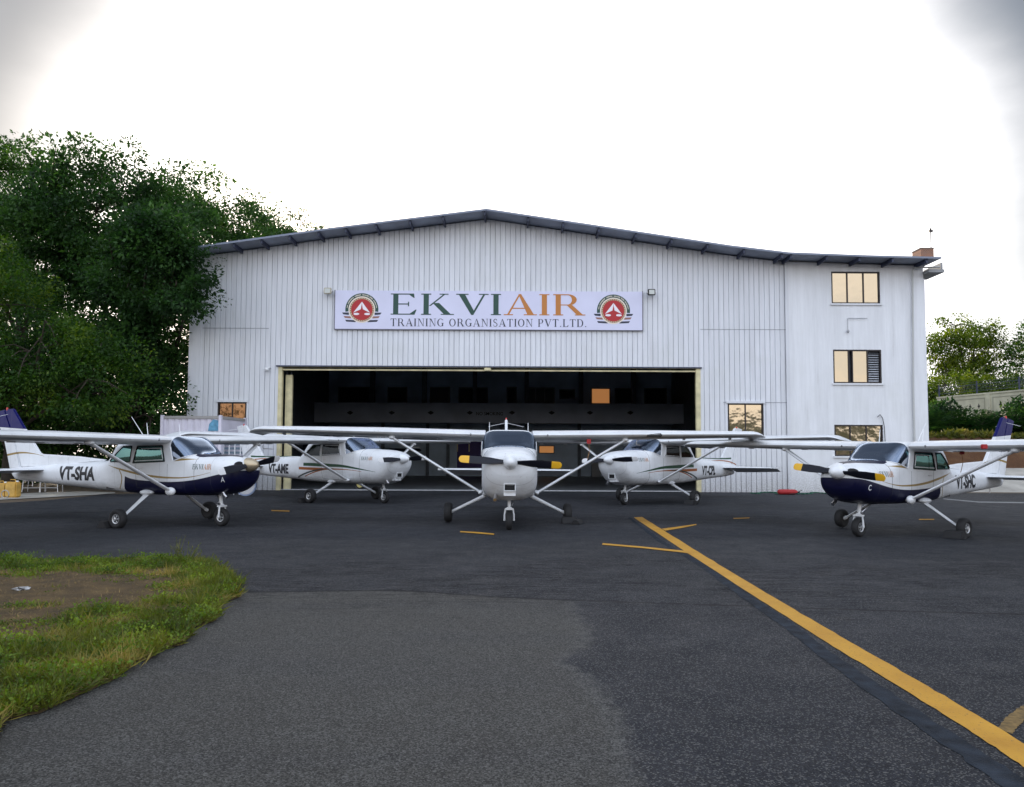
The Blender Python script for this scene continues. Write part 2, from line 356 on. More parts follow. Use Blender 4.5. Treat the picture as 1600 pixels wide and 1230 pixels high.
def paint(kind, part):
    """white enamel with the painted scheme of the aircraft, laid out in the aircraft's own metres"""
    m, t, b = newmat('paint_'+kind+'_'+part); N = NT(t)
    co = N.n('ShaderNodeTexCoord'); sp = N.n('ShaderNodeSeparateXYZ'); N.l(co.outputs['Object'], sp.inputs[0]); X, Y, Z = sp.outputs
    n1 = N.noise(co.outputs['Object'], 2.3, 6, .6); n2 = N.noise(co.outputs['Object'], 14, 5, .6)
    col = N.mix(N.rng(n1, .35, .75), WHITE, tuple(c*.86 for c in WHITE))
    col = N.mix(N.m('MULTIPLY', N.rng(n2, .60, .74), .35), col, (.36, .34, .30))
    # grime streaks low on the belly
    mg = N.n('ShaderNodeMapping'); mg.inputs['Scale'].default_value = (.5, 1, 2.5); N.l(co.outputs['Object'], mg.inputs[0])
    gr = N.m('MULTIPLY', N.rng(Z, 1.0, .6), N.rng(N.noise(mg.outputs[0], 4, 6, .75), .38, .62))
    if part == 'body': col = N.mix(N.m('MULTIPLY', gr, .45), col, (.22, .20, .18))
    navy = (.004, .0045, .028); gold = (.28, .19, .06); green = (.006, .055, .022); orange = (.30, .085, .015); dark = (.02, .03, .025)
    if kind == 'small':
        if part == 'body':
            zc = N.curve(X, [(-6, .98), (-.72, .99), (-.45, .93), (0, .895), (.65, .885), (1.2, .93), (1.75, 1.035), (2.1, 1.11), (3, 1.2)], -6, 3, 0, 3)
            xr = N.curve(Z, [(0, -.6), (.68, -.70), (.85, -.66), (1.0, -.64), (3, -.6)], 0, 3, -6, 3)
            mk = N.m('MULTIPLY', N.m('LESS_THAN', Z, zc), N.m('GREATER_THAN', X, xr)); col = N.mix(mk, col, navy)
            g1 = stripe_mask(N, X, Z, [(-1.17, 1.195), (-.9, 1.14), (-.5, 1.07), (0, 1.0), (.65, .965), (1.1, .985), (1.6, 1.08)], [(-6, .012), (-1.17, .003), (-.8, .018), (0, .022), (.7, .016), (1.6, .003), (3, .01)])
            x2 = N.curve(Z, [(0, -.9), (.70, -.86), (.8, -.775), (.95, -.735), (1.10, -.81), (1.2, -.9), (3, -.9)], 0, 3, -6, 3)
            g2 = N.m('MULTIPLY', N.m('LESS_THAN', N.m('ABSOLUTE', N.m('SUBTRACT', X, x2)), .014), N.m('MULTIPLY', N.m('LESS_THAN', Z, 1.12), N.m('GREATER_THAN', Z, .71)))
            col = N.mix(N.m('MAXIMUM', g1, g2), col, gold)
            # dark blue anti-glare panel with a gold edge on top of the cowling
            ay = N.m('ABSOLUTE', Y); wv = N.curve(X, [(-6, 0), (.85, .0), (1.1, .36), (1.4, .33), (1.9, .12), (2.0, 0), (3, 0)], -6, 3, 0, .5)
            top = N.m('MULTIPLY', N.m('LESS_THAN', ay, wv), N.m('MULTIPLY', N.m('GREATER_THAN', Z, 1.33), N.m('GREATER_THAN', X, 1.0)))
            col = N.mix(top, col, navy)
            g3 = stripe_mask(N, X, Z, [(.72, 1.31), (.95, 1.33), (1.25, 1.335)], [(-6, .01), (.72, .016), (.9, .02), (1.25, .002), (3, .01)]); col = N.mix(g3, col, gold)
        else:
            col = N.mix(N.m('GREATER_THAN', Z, N.m('ADD', 2.02, N.m('MULTIPLY', N.m('ADD', X, 4.9), -.06))), col, (.003, .005, .10))
            g = stripe_mask(N, X, Z, [(-5.2, 1.34), (-4.9, 1.40), (-4.5, 1.445), (-4.1, 1.43), (-3.7, 1.37)], [(-6, .03), (-5, .025), (-4.5, .02), (-3.7, .003), (3, .01)]); col = N.mix(g, col, gold)
    elif kind == 'big':
        if part == 'body':
            S = [([(1.85, .93), (1.2, 1.01), (.5, 1.085), (0, 1.10), (-.7, 1.115), (-1.35, 1.12)], [(-6, .05), (-1.35, .048), (-.3, .048), (.3, .042), (1.0, .026), (1.85, .004), (3, .01)], green),
                 ([(1.30, .93), (.8, .975), (.2, .99), (-.5, .985), (-1.6, .995)], [(-6, .04), (-1.6, .042), (-.7, .038), (0, .022), (1.3, .006), (3, .01)], orange),
                 ([(.1, 1.0), (-.6, .955), (-1.1, .87), (-1.6, .74), (-1.75, .69)], [(-6, .015), (-1.7, .02), (-1, .024), (.1, .01), (3, .01)], dark),
                 ([(-.2, .975), (-.7, .90), (-1.1, .80), (-1.3, .74)], [(-6, .014), (-1.2, .015), (-.7, .018), (-.2, .008), (3, .01)], orange)]
            for p, w, c in S: col = N.mix(stripe_mask(N, X, Z, p, w), col, c)
        else:
            S = [([(-2.2, 1.375), (-3.2, 1.36), (-4.3, 1.35), (-4.7, 1.36)], [(-6, .03), (-4.7, .028), (-3.4, .02), (-2.2, .006), (3, .01)], green),
                 ([(-3.3, 1.28), (-4.2, 1.27), (-4.8, 1.20), (-5.1, 1.12)], [(-6, .02), (-4.8, .02), (-3.8, .014), (-3.3, .004), (3, .01)], orange)]
            for p, w, c in S: col = N.mix(stripe_mask(N, X, Z, p, w), col, c)
    elif kind == 'navy':
        col = N.mix(0.0, navy, navy)
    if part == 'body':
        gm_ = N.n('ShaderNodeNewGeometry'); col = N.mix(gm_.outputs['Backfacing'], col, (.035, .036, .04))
    N.l(col, b.inputs['Base Color'])
    N.l(N.rng(n2, .3, .8, .28, .48), b.inputs['Roughness']); b.inputs['Coat Weight'].default_value = .0; b.inputs['Specular IOR Level'].default_value = .32
    bp = N.n('ShaderNodeBump'); bp.inputs['Strength'].default_value = .22; bp.inputs['Distance'].default_value = .01
    # panel seams and rivets
    fx = N.m('ABSOLUTE', N.m('SUBTRACT', N.m('FRACT', N.m('MULTIPLY', X, 1.55)), .5))
    seam = N.m('MULTIPLY', N.m('LESS_THAN', fx, .009), 1.5); col = N.mix(N.m('MULTIPLY', N.m('LESS_THAN', fx, .006), .30), col, (.12, .12, .12)); N.l(col, b.inputs['Base Color'])
    hgt = N.m('SUBTRACT', N.m('MULTIPLY', N.noise(co.outputs['Object'], 5, 3), .5), seam)
    N.l(hgt, bp.inputs['Height']); N.l(bp.outputs[0], b.inputs['Normal'])
    return m
PAINT = {(k, p): paint(k, p) for k in ('big', 'small', 'navy') for p in ('body', 'tail', 'wing') if not (p == 'wing' and k != 'navy')}
def wing_paint():
    m, t, b = newmat('wing_white'); N = NT(t); co = N.n('ShaderNodeTexCoord'); sp = N.n('ShaderNodeSeparateXYZ'); N.l(co.outputs['Object'], sp.inputs[0]); X, Y, Z = sp.outputs
    n1 = N.noise(co.outputs['Object'], 1.8, 6, .6); col = N.mix(N.rng(n1, .3, .75), WHITE, tuple(c*.8 for c in WHITE))
    st = N.noise(co.outputs['Object'], 9, 6, .7); col = N.mix(N.m('MULTIPLY', N.rng(st, .58, .72), .4), col, (.3, .28, .25))
    N.l(col, b.inputs['Base Color']); b.inputs['Roughness'].default_value = .33; b.inputs['Coat Weight'].default_value = .15
    f = N.m('ABSOLUTE', N.m('SUBTRACT', N.m('FRACT', N.m('MULTIPLY', Y, 1.3)), .5)); bp = N.n('ShaderNodeBump'); bp.inputs['Strength'].default_value = .2; bp.inputs['Distance'].default_value = .008
    N.l(N.m('SUBTRACT', N.m('MULTIPLY', n1, .6), N.m('LESS_THAN', f, .008)), bp.inputs['Height']); N.l(bp.outputs[0], b.inputs['Normal'])
    return m
PAINT[('big', 'wing')] = PAINT[('small', 'wing')] = wing_paint()
M_white = mat('enamel_white', WHITE, .32, var=.08, vscale=6)
M_rubber = mat('tyre_rubber', (.012, .012, .013), .75, bump=.2, bscale=60)
M_rim = mat('wheel_alloy', (.55, .56, .57), .35, .7)
M_steel = mat('brushed_steel', (.6, .6, .62), .28, 1)
M_blade = mat('blade_black', (.007, .008, .014), .42, spec=.3)
M_yellow = mat('tip_yellow', (.75, .42, .02), .4)
M_tipwhite = mat('tip_white', (.75, .75, .75), .4)
M_dark = mat('dark_cavity', (.006, .006, .007), .8)
M_seat = mat('seat_fabric', (.035, .035, .04), .9, var=.2, vscale=20)
M_panel = mat('panel_black', (.015, .015, .017), .6)
M_lining = mat('cabin_lining', (.25, .26, .27), .8)
M_reg = mat('registration_black', (.008, .008, .012), .45)
M_green = mat('letter_green', (.012, .06, .045), .5)
M_orange = mat('letter_orange', (.50, .19, .035), .5)
M_gold = mat('spinner_gold', (.46, .38, .26), .32, .6)
M_red = mat('ribbon_red', (.35, .012, .015), .6)
M_redlens = mat('beacon_red', (.5, .03, .02), .15)
G_clear = glass_mat('windshield_glass', (.42, .50, .58), .20, (.62, .76, 1))
G_teal = glass_mat('teal_side_glass', (.25, .60, .54), .14, (.42, .86, .84))
G_smoke = glass_mat('smoked_side_glass', (.10, .11, .12), .0, (.5, .55, .6))

def naca(c, t=.12, cam_=.02):
    yt = 5*t*(.2969*math.sqrt(max(c, 0))-.126*c-.3516*c*c+.2843*c**3-.1036*c**4)
    yc = cam_/.16*(.8*c-c*c) if c < .4 else cam_/.36*(.2+.8*c-c*c)
    return yc+yt, yc-yt
def foil_ring(y, xle, chord, z, c0, c1, t=.12, tsc=1.0, n=12, twist=R(2.6)):
    cs = [c0+(c1-c0)*(1-math.cos(math.pi*i/n))/2 if c0 == 0 else c0+(c1-c0)*i/n for i in range(n+1)]
    up = [(c, naca(c, t)[0]*tsc) for c in cs]; lo = [(c, naca(c, t)[1]*tsc) for c in cs]
    pts = up[::-1]+(lo[1:] if c0 == 0 else lo)
    return [(xle-c*chord, y, z+(v-(c-.25)*math.sin(twist))*chord) for c, v in pts]
def cut_skin(verts, faces, body, polys, mats, parent, names):
    """split one lofted skin into fuselage and window panes along the window outlines"""
    bm = bmesh.new()
    vs = [bm.verts.new(v) for v in verts]
    for f in faces:
        try: bm.faces.new([vs[i] for i in f])
        except ValueError: pass
    bmesh.ops.remove_doubles(bm, verts=bm.verts, dist=1e-5)
    for P in polys:
        xs = [p[0] for p in P]; zs = [p[1] for p in P]
        for i in range(len(P)):
            a, b = P[i], P[(i+1) % len(P)]
            if max(a[1], b[1]) >= 2.0 and min(a[1], b[1]) >= 2.0: continue
            fs = [f for f in bm.faces if min(v.co.x for v in f.verts) < max(xs)+.01 and max(v.co.x for v in f.verts) > min(xs)-.01 and max(v.co.z for v in f.verts) > min(zs)-.01]
            es = {e for f in fs for e in f.edges}; ve = {v for f in fs for v in f.verts}
            bmesh.ops.bisect_plane(bm, geom=list(ve)+list(es)+fs, plane_co=(a[0], 0, a[1]), plane_no=Vector((b[1]-a[1], 0, -(b[0]-a[0]))).normalized(), dist=1e-5)
    bmesh.ops.recalc_face_normals(bm, faces=bm.faces)
    groups = {}
    for f in bm.faces:
        c = f.calc_center_median(); g = 0
        for k, P in enumerate(polys):
            if inpoly(c.x, c.z, P): g = k+1; break
        key = (g, 0) if g == 0 or names[g][1] else (g, 1 if c.y > 0 else -1)
        groups.setdefault(key, []).append(f)
    res = {}
    for (g, sd), fs in sorted(groups.items()):
        idx = {}; V = []; F = []
        for f in fs:
            r = []
            for v in f.verts:
                if v not in idx: idx[v] = len(V); V.append(tuple(v.co))
                r.append(idx[v])
            F.append(r)
        me = bpy.data.meshes.new(names[g][0]); me.from_pydata(V, [], F); me.materials.append(mats[g]); me.shade_smooth()
        b2 = bmesh.new(); b2.from_mesh(me)
        for e in b2.edges:
            if len(e.link_faces) == 2 and e.calc_face_angle(0) > R(38): e.smooth = False
        b2.to_mesh(me); b2.free()
        res[(g, sd)] = link(names[g][0], me, parent)
    bm.free(); return res
def skin_text(vf, body, x0, z0, sgn, side, off, name, m, parent, slant=0):
    """lettering wrapped on the fuselage side; sgn = reading direction along x"""
    v, f = vf; out = []
    for a, b, c in v:
        x = x0+sgn*a+slant*b; z = z0+b; out.append((x, side*(body.side(x, z)+off+c), z))
    me = bpy.data.meshes.new(name); me.from_pydata(out, [], f); me.materials.append(m)
    return link(name, me, parent)
def make_aircraft(kind, reg, label, opt, loc, hdg, scale=1.0, roll=0, pitch=0, group='parked light aircraft'):
    sp = SPEC[kind]; body = Body(sp); pk = opt.get('paint', kind)
    root = empty('light_aircraft', label, 'aircraft', (loc[0], loc[1], loc[2] if len(loc) > 2 else 0), 0, group)
    root.rotation_mode = 'XYZ'; root.rotation_euler = (roll, pitch, hdg); root.scale = (scale*opt.get('xs', 1), scale, scale*opt.get('zs', 1))
    PB, PT, PW = PAINT[(pk, 'body')], PAINT[(pk, 'tail')], PAINT[(pk, 'wing')]
    # fuselage skin
    xs = []; a = sp['st'][0][0]
    while a < sp['st'][-1][0]:
        xs.append(a); a += .12 if a < -1.9 else (.045 if a < 1.5 else (.04 if a < 2 else .02))
    xs.append(sp['st'][-1][0]); NR = 64; V = []; F = []
    for x in xs:
        zb, zt, w, n = body.at(x)
        for j in range(NR):
            t = 2*math.pi*(j+.5)/NR; c, s_ = math.cos(t), math.sin(t)
            # blend even-angle and superellipse parametrisation
            r = (abs(c)**n+abs(s_)**n)**(-1/n); V.append((x, w*r*c, (zb+zt)/2+(zt-zb)/2*r*s_))
    for i in range(len(xs)-1):
        for j in range(NR): F.append((i*NR+j, i*NR+(j+1) % NR, (i+1)*NR+(j+1) % NR, (i+1)*NR+j))
    k = len(V); V.append((xs[0]-.02, 0, body.at(xs[0])[0]*.5+body.at(xs[0])[1]*.5)); V.append((xs[-1]+.015, 0, (sp['st'][-1][1]+sp['st'][-1][2])/2)); o = (len(xs)-1)*NR
    for j in range(NR): F.append((k, j, (j+1) % NR)); F.append((k+1, o+(j+1) % NR, o+j))
    polys = [sp['ws']]+sp['wins']+[sp['rw']]; sg = opt.get('side_glass', G_smoke)
    names = [('fuselage', True), ('windshield', True), ('door_window', False), ('rear_side_window', False), ('rear_window', True)]
    parts = cut_skin(V, F, body, polys, [PB, G_clear, sg, sg, sg], root, names)
    fus = parts[(0, 0)]
    # window frames, door seams, windshield trim
    def on(x, z, sd, off=.006): return (x, sd*(body.side(x, z)+off), z)
    for sd in (1, -1):
        fr = MB()
        P = sp['wins'][0]
        def seg(a, b, n=6): return [on(a[0]+(b[0]-a[0])*i/n, a[1]+(b[1]-a[1])*i/n, sd) for i in range(n+1)]
        for Q, rad in ((sp['wins'][0], .011), (sp['wins'][1], .009)):
            for i in range(len(Q)):
                if math.dist(Q[i], Q[(i+1) % len(Q)]) > .1: fr.tube(seg(Q[i], Q[(i+1) % len(Q)]), rad, 6)
        fr.build('window_frame', opt.get('frame', M_dark), parts[(2, sd)])
        wf = MB(); a, b, c, d_ = P; ins = .05
        wf.tube(seg((a[0]-ins, a[1]+ins), (b[0]-ins*.7, b[1]-ins))+seg((b[0]-ins*.7, b[1]-ins), (c[0]+.12, c[1]-ins))[1:], .008, 6)
        wf.tube(seg((a[0]-ins, a[1]+ins*.6), (d_[0]+ins, d_[1]+ins*.8)), .009, 6)
        wf.build('opening_frame', M_white, parts[(2, sd)])
        dm = MB(); x0, x1 = P[2][0]-.05, P[0][0]+.05; zt = P[1][1]+.03; zb = body.at(0)[0]+.10
        for pth in ([(x1+.02, P[0][1]-.05), (x1+.02, zb)], [(x0, P[3][1]-.02), (x0+.05, zb+.04)], [(x0+.05, zb+.04), (x1+.02, zb)]):
            dm.tube([on(pth[0][0]+(pth[1][0]-pth[0][0])*i/8, pth[0][1]+(pth[1][1]-pth[0][1])*i/8, sd, -.001) for i in range(9)], .0035, 4)
        dm.build('door_seam', M_panel, root)
        h = MB(); hz = P[3][1]-.10; h.tube([on(x0+.10, hz, sd, .01), on(x0+.16, hz, sd, .03), on(x0+.24, hz, sd, .012)], .009, 6); h.build('door_handle', M_steel, root)
    W = sp['ws']
    for sd in (1, -1):
        ws = MB()
        ws.tube([on(W[1][0]+(W[2][0]-W[1][0])*i/6, W[1][1]+(W[2][1]-W[1][1])*i/6, sd) for i in range(7)], .014, 6)
        xs_ = [W[1][0]+(W[0][0]-.06-W[1][0])*i/10 for i in range(11)]
        ws.tube([on(x, W[1][1]+(W[0][1]-W[1][1])*(x-W[1][0])/(W[0][0]-W[1][0]), sd, .004) for x in xs_], .010, 6)
        ws.build('windshield_frame', M_white, parts[(1, 0)])
    # cabin interior
    zt = body.at(.3)[1]; sill = W[1][1]
    cb = MB(); cb.box(.80, 1.02, -.44, .44, sill-.28, sill-.02); cb.build('instrument_panel', M_panel, root, bevel=.03)
    fl = MB(); fl.box(-1.3, 1.2, -.38, .38, .70, .74); fl.build('cabin_floor', M_panel, root)
    for sd in (1, -1):
        st = MB(); st.box(-.28, .25, sd*.25-.20, sd*.25+.20, sill-.50, sill-.36)
        st.box(-.42, -.28, sd*.25-.20, sd*.25+.20, sill-.46, sill+.14, M=None); st.box(-.42, -.31, sd*.25-.11, sd*.25+.11, sill+.16, sill+.28)
        st.build('seat', M_seat, root, bevel=.04)
        yk = MB(); yk.tube([(.80, sd*.25, sill-.12), (.62, sd*.25, sill-.12)], .012); yk.tube([(.62, sd*.25-.13, sill-.02), (.62, sd*.25-.13, sill-.14), (.62, sd*.25+.13, sill-.14), (.62, sd*.25+.13, sill-.02)], .014); yk.build('control_yoke', M_panel, root)
    # wings
    cr_, ct, sweep = 1.63, 1.13, 0
    ys = [.50, 1.2, 2.0, 2.7, 3.6, 4.5, sp['span']-.28]
    def wp(y):
        f = max(0, (y-2.7)/(sp['span']-2.7)); g = max(0, (y-.5)/(sp['span']-.5))
        return sp['le']+(sp['letip']-sp['le'])*f, cr_+(ct-cr_)*f, sp['zr']-.02+(sp['ztip']-sp['zr'])*g, .12-.01*f
    for sd in (1, -1):
        wg = MB(); wg.loft([[(x, sd*y, z) for x, y, z in foil_ring(y, wp(y)[0], wp(y)[1], wp(y)[2], 0, .745, wp(y)[3])] for y in ys])
        wo_ = wg.build('wing', PW, root)
        tp = MB(); rg = []
        y0 = sp['span']-.278
        for dy, tk, dr, sh in ((0, 1, 0, 0), (.10, .93, -.01, .01), (.18, .72, -.03, .04), (.24, .45, -.055, .10), (.275, .15, -.07, .18)):
            x, c, z, t = wp(y0); rg.append([(x_-0*sh, sd*(y0+dy), z_) for x_, y_, z_ in foil_ring(0, x-sh, c-sh*1.3, z+dr, 0, 1, t, tk)])
        tp.loft(rg); tp.build('wing_tip', PW, wo_)
        for nm, ya, yb, dr in (('flap', .56, 2.62, opt.get('flap', .04)), ('aileron', 2.66, sp['span']-.30, .01)):
            fm = MB(); rings = []
            for y in (ya, (ya+yb)/2, yb):
                x, c, z, t = wp(y); rr = foil_ring(sd*y, x, c, z, .755, 1, t, n=5); px, pz = x-.755*c, z
                rings.append([(px+(a-px)*math.cos(dr)-(b_-pz)*math.sin(dr)*0, y_, pz+(b_-pz)*math.cos(dr)+(a-px)*math.sin(dr)) for a, y_, b_ in rr])
            fm.loft(rings); fm.build(nm, PW, wo_)
            for q in (ya+.25, (ya+yb)/2, yb-.25):
                hg = MB()
                x, c, z, t = wp(q); hg.box(x-.82*c, x-.68*c, sd*q-.008, sd*q+.008, z-.085, z-.04)
                hg.build('hinge_bracket', M_white, wo_)
        # strut
        s0, s1 = sp['strut']; sm = MB(); A, B = Vector((s0[0], sd*s0[1], s0[2])), Vector((s1[0], sd*s1[1], s1[2]))
        ax = (B-A).normalized(); u = Vector((1, 0, 0))-ax*ax.x; u.normalize(); w_ = ax.cross(u); rings = []
        for q in (0, 1):
            p = A.lerp(B, q); rings.append([p+u*math.cos(2*math.pi*j/14)*.062+w_*math.sin(2*math.pi*j/14)*.028 for j in range(14)])
        sm.loft(rings); so_ = sm.build('wing_strut', PW, root)
        ff = MB()
        if kind == 'small': ff.ell(tuple(A+Vector((0, sd*.01, 0))), (.12, .07, .085))
        else: ff.ell(tuple(A), (.10, .05, .045))
        ff.build('strut_fairing', M_white, so_); ff = MB(); ff.ell(tuple(B-ax*.03), (.11, .07, .045)); ff.build('strut_fairing', M_white, so_)
        # main gear
        tk = sp['track']; zb = body.at(0)[0]; wr = sp['wr']
        gm = MB(); gA, gB = Vector((-.06, sd*.42, zb+.04)), Vector((0, sd*(tk-.11), wr+.03))
        if kind == 'small':
            rings = []
            for q, wd in ((0, .085), (.4, .06), (1, .045)):
                p = gA.lerp(gB, q); rings.append([p+Vector((wd, 0, .0)), p+Vector((wd*.6, 0, .018)), p+Vector((-wd*.6, 0, .018)), p+Vector((-wd, 0, 0)), p+Vector((-wd*.6, 0, -.018)), p+Vector((wd*.6, 0, -.018))])
            gm.loft(rings)
        else: gm.tube([gA, gA.lerp(gB, .5), gB], [.042, .034, .028], 10)
        gm.tube([gB, gB+Vector((0, sd*.06, -.03))], .035, 10)
        go = gm.build('gear_leg', M_white, root)
        gf = MB(); gf.ell((-.06, sd*.45, zb+.05), (.16, .12, .06)); gf.build('gear_fairing', PW, go)
        bl = MB(); bl.tube([gA+Vector((-.03, sd*.1, -.06)), gA.lerp(gB, .55)+Vector((-.05, 0, -.02)), gB+Vector((-.05, 0, -.03))], .006, 5); bl.build('brake_line', M_panel, go)
        make_wheel(root, (0, sd*tk, wr), wr, .155 if kind == 'small' else .17, sd)
    # cabin step, pitot, vents
    # nose gear
    wb = sp['wheelbase']; ng = MB(); zb = body.at(wb)[0]; nr = .18
    ng.tube([(wb-.06, 0, zb+.08), (wb-.02, 0, .46)], .034, 10); ng.tube([(wb-.02, 0, .48), (wb, 0, .40)], .026, 10)
    ng.box(wb-.05, wb+.05, -.085, .085, .385, .415)
    st_ = ng.build('nose_strut', M_white, root)
    fk = MB()
    for sd in (1, -1): fk.tube([(wb, sd*.02, .43), (wb+.005, sd*.075, .385), (wb+.01, sd*.088, .30), (wb, sd*.088, nr)], [.02, .02, .018, .022], 8)
    fk.build('fork', M_white, st_)
    tl = MB(); tl.tube([(wb-.04, 0, .50), (wb-.15, 0, .44), (wb-.04, 0, .385)], .014, 6); tl.build('torque_link', M_steel, st_)
    dp = MB(); dp.tube([(wb-.03, .04, .46), (wb-.30, .12, zb+.04)], .016, 8); dp.build('shimmy_damper', M_steel, st_)
    make_wheel(root, (wb, 0, nr), nr, .125, 1, nose=True)
    # cowling details
    nx = sp['nose']; sx0, sx1, sr, sz = sp['spin']
    for sd in (1, -1):
        inl = MB(); inl.ell((nx-.005, sd*.235, sz+.0), (.045, .13, .072)); inl.build('air_intake', M_dark, root)
    zb = body.at(nx-.15)[0]
    if kind == 'big':
        bx = MB(); P0 = .80; y0, y1 = -.115, .105
        bx.box(2.06, 2.30, y0, y0+.015, P0-.03, P0+.12); bx.box(2.06, 2.30, y1-.015, y1, P0-.03, P0+.12); bx.box(2.06, 2.30, y0+.015, y1-.015, P0+.105, P0+.12)
        bx.box(2.06, 2.30, y0+.015, y1-.015, P0-.03, P0-.015); bx.box(1.98, 2.24, y0, y1, P0-.12, P0-.031)
        bo = bx.build('carburettor_intake', M_white, root, bevel=.004)
        d2 = MB(); d2.box(2.10, 2.27, y0+.018, y1-.018, P0-.012, P0+.102); d2.build('intake_filter', M_dark, bo)
    else:
        bx = MB(); bx.lathe([(-.06, .05), (0, .06), (.02, .055)], 14, 'X', (nx-.02, 0, .92)); bo = bx.build('landing_light', M_steel, root)
    ex = MB(); ex_ = .30 if kind == 'big' else 0; ex.tube([(1.72+ex_, -.26, .76), (1.80+ex_, -.27, .64), (1.86+ex_, -.275, .60)], .036, 12); ex.build('exhaust_pipe', M_steel, root)
    # cowl seam and louvres
    cs = MB()
    for xx in (1.22,):
        zb_, zt_, w, n = body.at(xx); cs.tube([(xx, w*1.002*math.cos(t)*(abs(math.cos(t))**n+abs(math.sin(t))**n)**(-1/n), (zb_+zt_)/2+(zt_-zb_)/2*1.002*math.sin(t)*(abs(math.cos(t))**n+abs(math.sin(t))**n)**(-1/n)) for t in [math.pi*2*i/48 for i in range(49)]], .0035, 4)
    cs.build('cowl_seam', M_panel, root)
    # propeller
    pr = MB(); pr.lathe([(-.10, .09), (.0, .09)], 20, 'X', (sx0+.02, 0, sz)); po = pr.build('propeller', M_steel, root)
    sn = MB(); L_ = sx1-sx0; sn.lathe([(0, sr)]+[(L_*q, sr*math.sqrt(max(0, 1-q**1.9))) for q in (.15, .3, .45, .6, .75, .87, .95, .99)], 28, 'X', (sx0, 0, sz)); sn.build('spinner', opt.get('spinner', M_white), po)
    for k_ in (0, 1):
        bl = MB(); rings = []; L = sp['prop']; an = opt.get('prop', 0)+k_*math.pi
        for q, ch, th, tw in ((.09, .07, .05, 52), (.2, .11, .035, 46), (.4, .15, .022, 34), (.6, .155, .016, 25), (.78, .145, .012, 20), (.80, .144, .012, 20), (.93, .135, .009, 17), (.965, .12, .008, 16), (.985, .09, .006, 16), (1.0, .03, .004, 16)):
            r = q*L; t = R(tw); rg = []
            for j in range(12):
                a = 2*math.pi*j/12; u, v = math.cos(a)*ch/2, math.sin(a)*th/2
                yy, xx = u*math.cos(t)-v*math.sin(t), u*math.sin(t)+v*math.cos(t)
                rg.append((sx0+.07+xx, r*math.cos(an)-yy*math.sin(an), sz+r*math.sin(an)+yy*math.cos(an)))
            rings.append(rg)
        nb = 6 if opt.get('tip') else len(rings)
        bl.loft(rings[:nb], True, True, 0)
        bo2 = bl.build('propeller_blade', [M_blade], po)
        if nb < len(rings):
            tb = MB(); tb.loft(rings[nb-1:], True, True, 0); tb.build('blade_tip', opt['tip'], po)
    # tailplane
    x0, x1, x2, hs, hz = sp['stab']
    for sd in (1, -1):
        hm = MB(); hm.loft([foil_ring(sd*y, xl, (xl-x2)/.99, hz, 0, 1, .10 if y < .5 else .09, twist=0) for y, xl in ((.04, x0), (hs*.5, (x0+x1)/2), (hs, x1))]); h = hm.build('stabilizer', PW, root)
        em = MB(); dr = opt.get('elev', .20); rings = []
        for y, c in ((.10, .42), (hs*.5, .40), (hs-.10, .33), (hs+.015, .31)):
            rings.append([(x2-.01-u*c*math.cos(dr)+v*math.sin(dr)*0, sd*y, hz+v-u*c*math.sin(dr)) for u, v in ((0, .03), (.5, .02), (1, .003), (1, -.003), (.5, -.02), (0, -.03))])
        em.loft(rings); em.box(x2-.02, x2+.30, min(sd*(hs+.006), sd*(hs+.02+.10)), max(sd*(hs+.006), sd*(hs+.02+.10)), hz-.02, hz+.03); em.build('elevator', PW, root)
    # fin and rudder
    def blade3(P, th, name, m, par):
        mb = MB(); n = len(P); cx = sum(p[0] for p in P)/n
        mb.prism(P, -th/2, th/2); return mb.build(name, m, par, bevel=th*.35)
    fn = blade3(sp['fin'], .07, 'fin', PT, root); rd = blade3(sp['rud'], .055, 'rudder', PT, root)
    bc = MB(); fx, fz = sp['fin'][3]; bc.lathe([(-.02, .022), (.03, .022), (.05, .012)], 12, 'Z', (fx+.05, 0, fz)); bc.build('beacon', M_redlens, fn)
    if opt.get('vor', True):
        an_ = MB()
        for sd in (1, -1): an_.tube([(fx+.16, 0, fz-.10), (fx-.05, sd*(.50 if kind == 'big' else .26), fz-.20)], .006 if kind == 'big' else .004, 6)
        an_.build('antenna', M_white, fn)
    tt = MB(); tt.tube([(-4.3 if kind == 'big' else -4.1, 0, .82), (-4.3 if kind == 'big' else -4.1, 0, .68)], .012, 6); tt.build('tail_tiedown', M_steel, root)
    # roof antennas, fuel caps, pitot, beacons
    for sd in (1, -1):
        am = MB(); zt = body.at(-.1)[1]; am.tube([(-.1, sd*.42, sp['zr']+.05), (-.1-opt.get('rake', .05), sd*.42, sp['zr']+.05+opt.get('whip', .30))], [.009, .005], 6); am.build('antenna', M_white, root)
    if opt.get('rearwhip'):
        am = MB(); am.tube([(-.55, opt['rearwhip'], sp['zr']+.05), (-.95, opt['rearwhip'], sp['zr']+.50)], [.008, .005], 6); am.build('antenna', M_white, root)
    pt = MB(); pt.tube([(.1, 2.75, sp['zr']-.08), (.1, 2.75, sp['zr']-.17), (.42, 2.75, sp['zr']-.18)], .009, 6); pt.build('pitot_tube', M_steel, root)
    for sd in (1, -1):
        vt = MB(); vt.lathe([(0, .022), (.012, .020)], 12, 'X', (sp['le']-.015, sd*.80, sp['zr']+.0)); vt.build('air_vent', M_dark, root)
    if opt.get('landing'):
        ll = MB(); x, c, z, t = wp(2.9); ll.box(x-.14, x-.005, 2.86, 3.20, z-.035, z+.045); ll.build('wing_light', M_panel, root, bevel=.02)
    # lettering
    L = opt.get('len', 1.25); X0 = opt.get('regx', -2.95); Z0 = opt.get('regz', .86); Hh = opt.get('regh', .30)
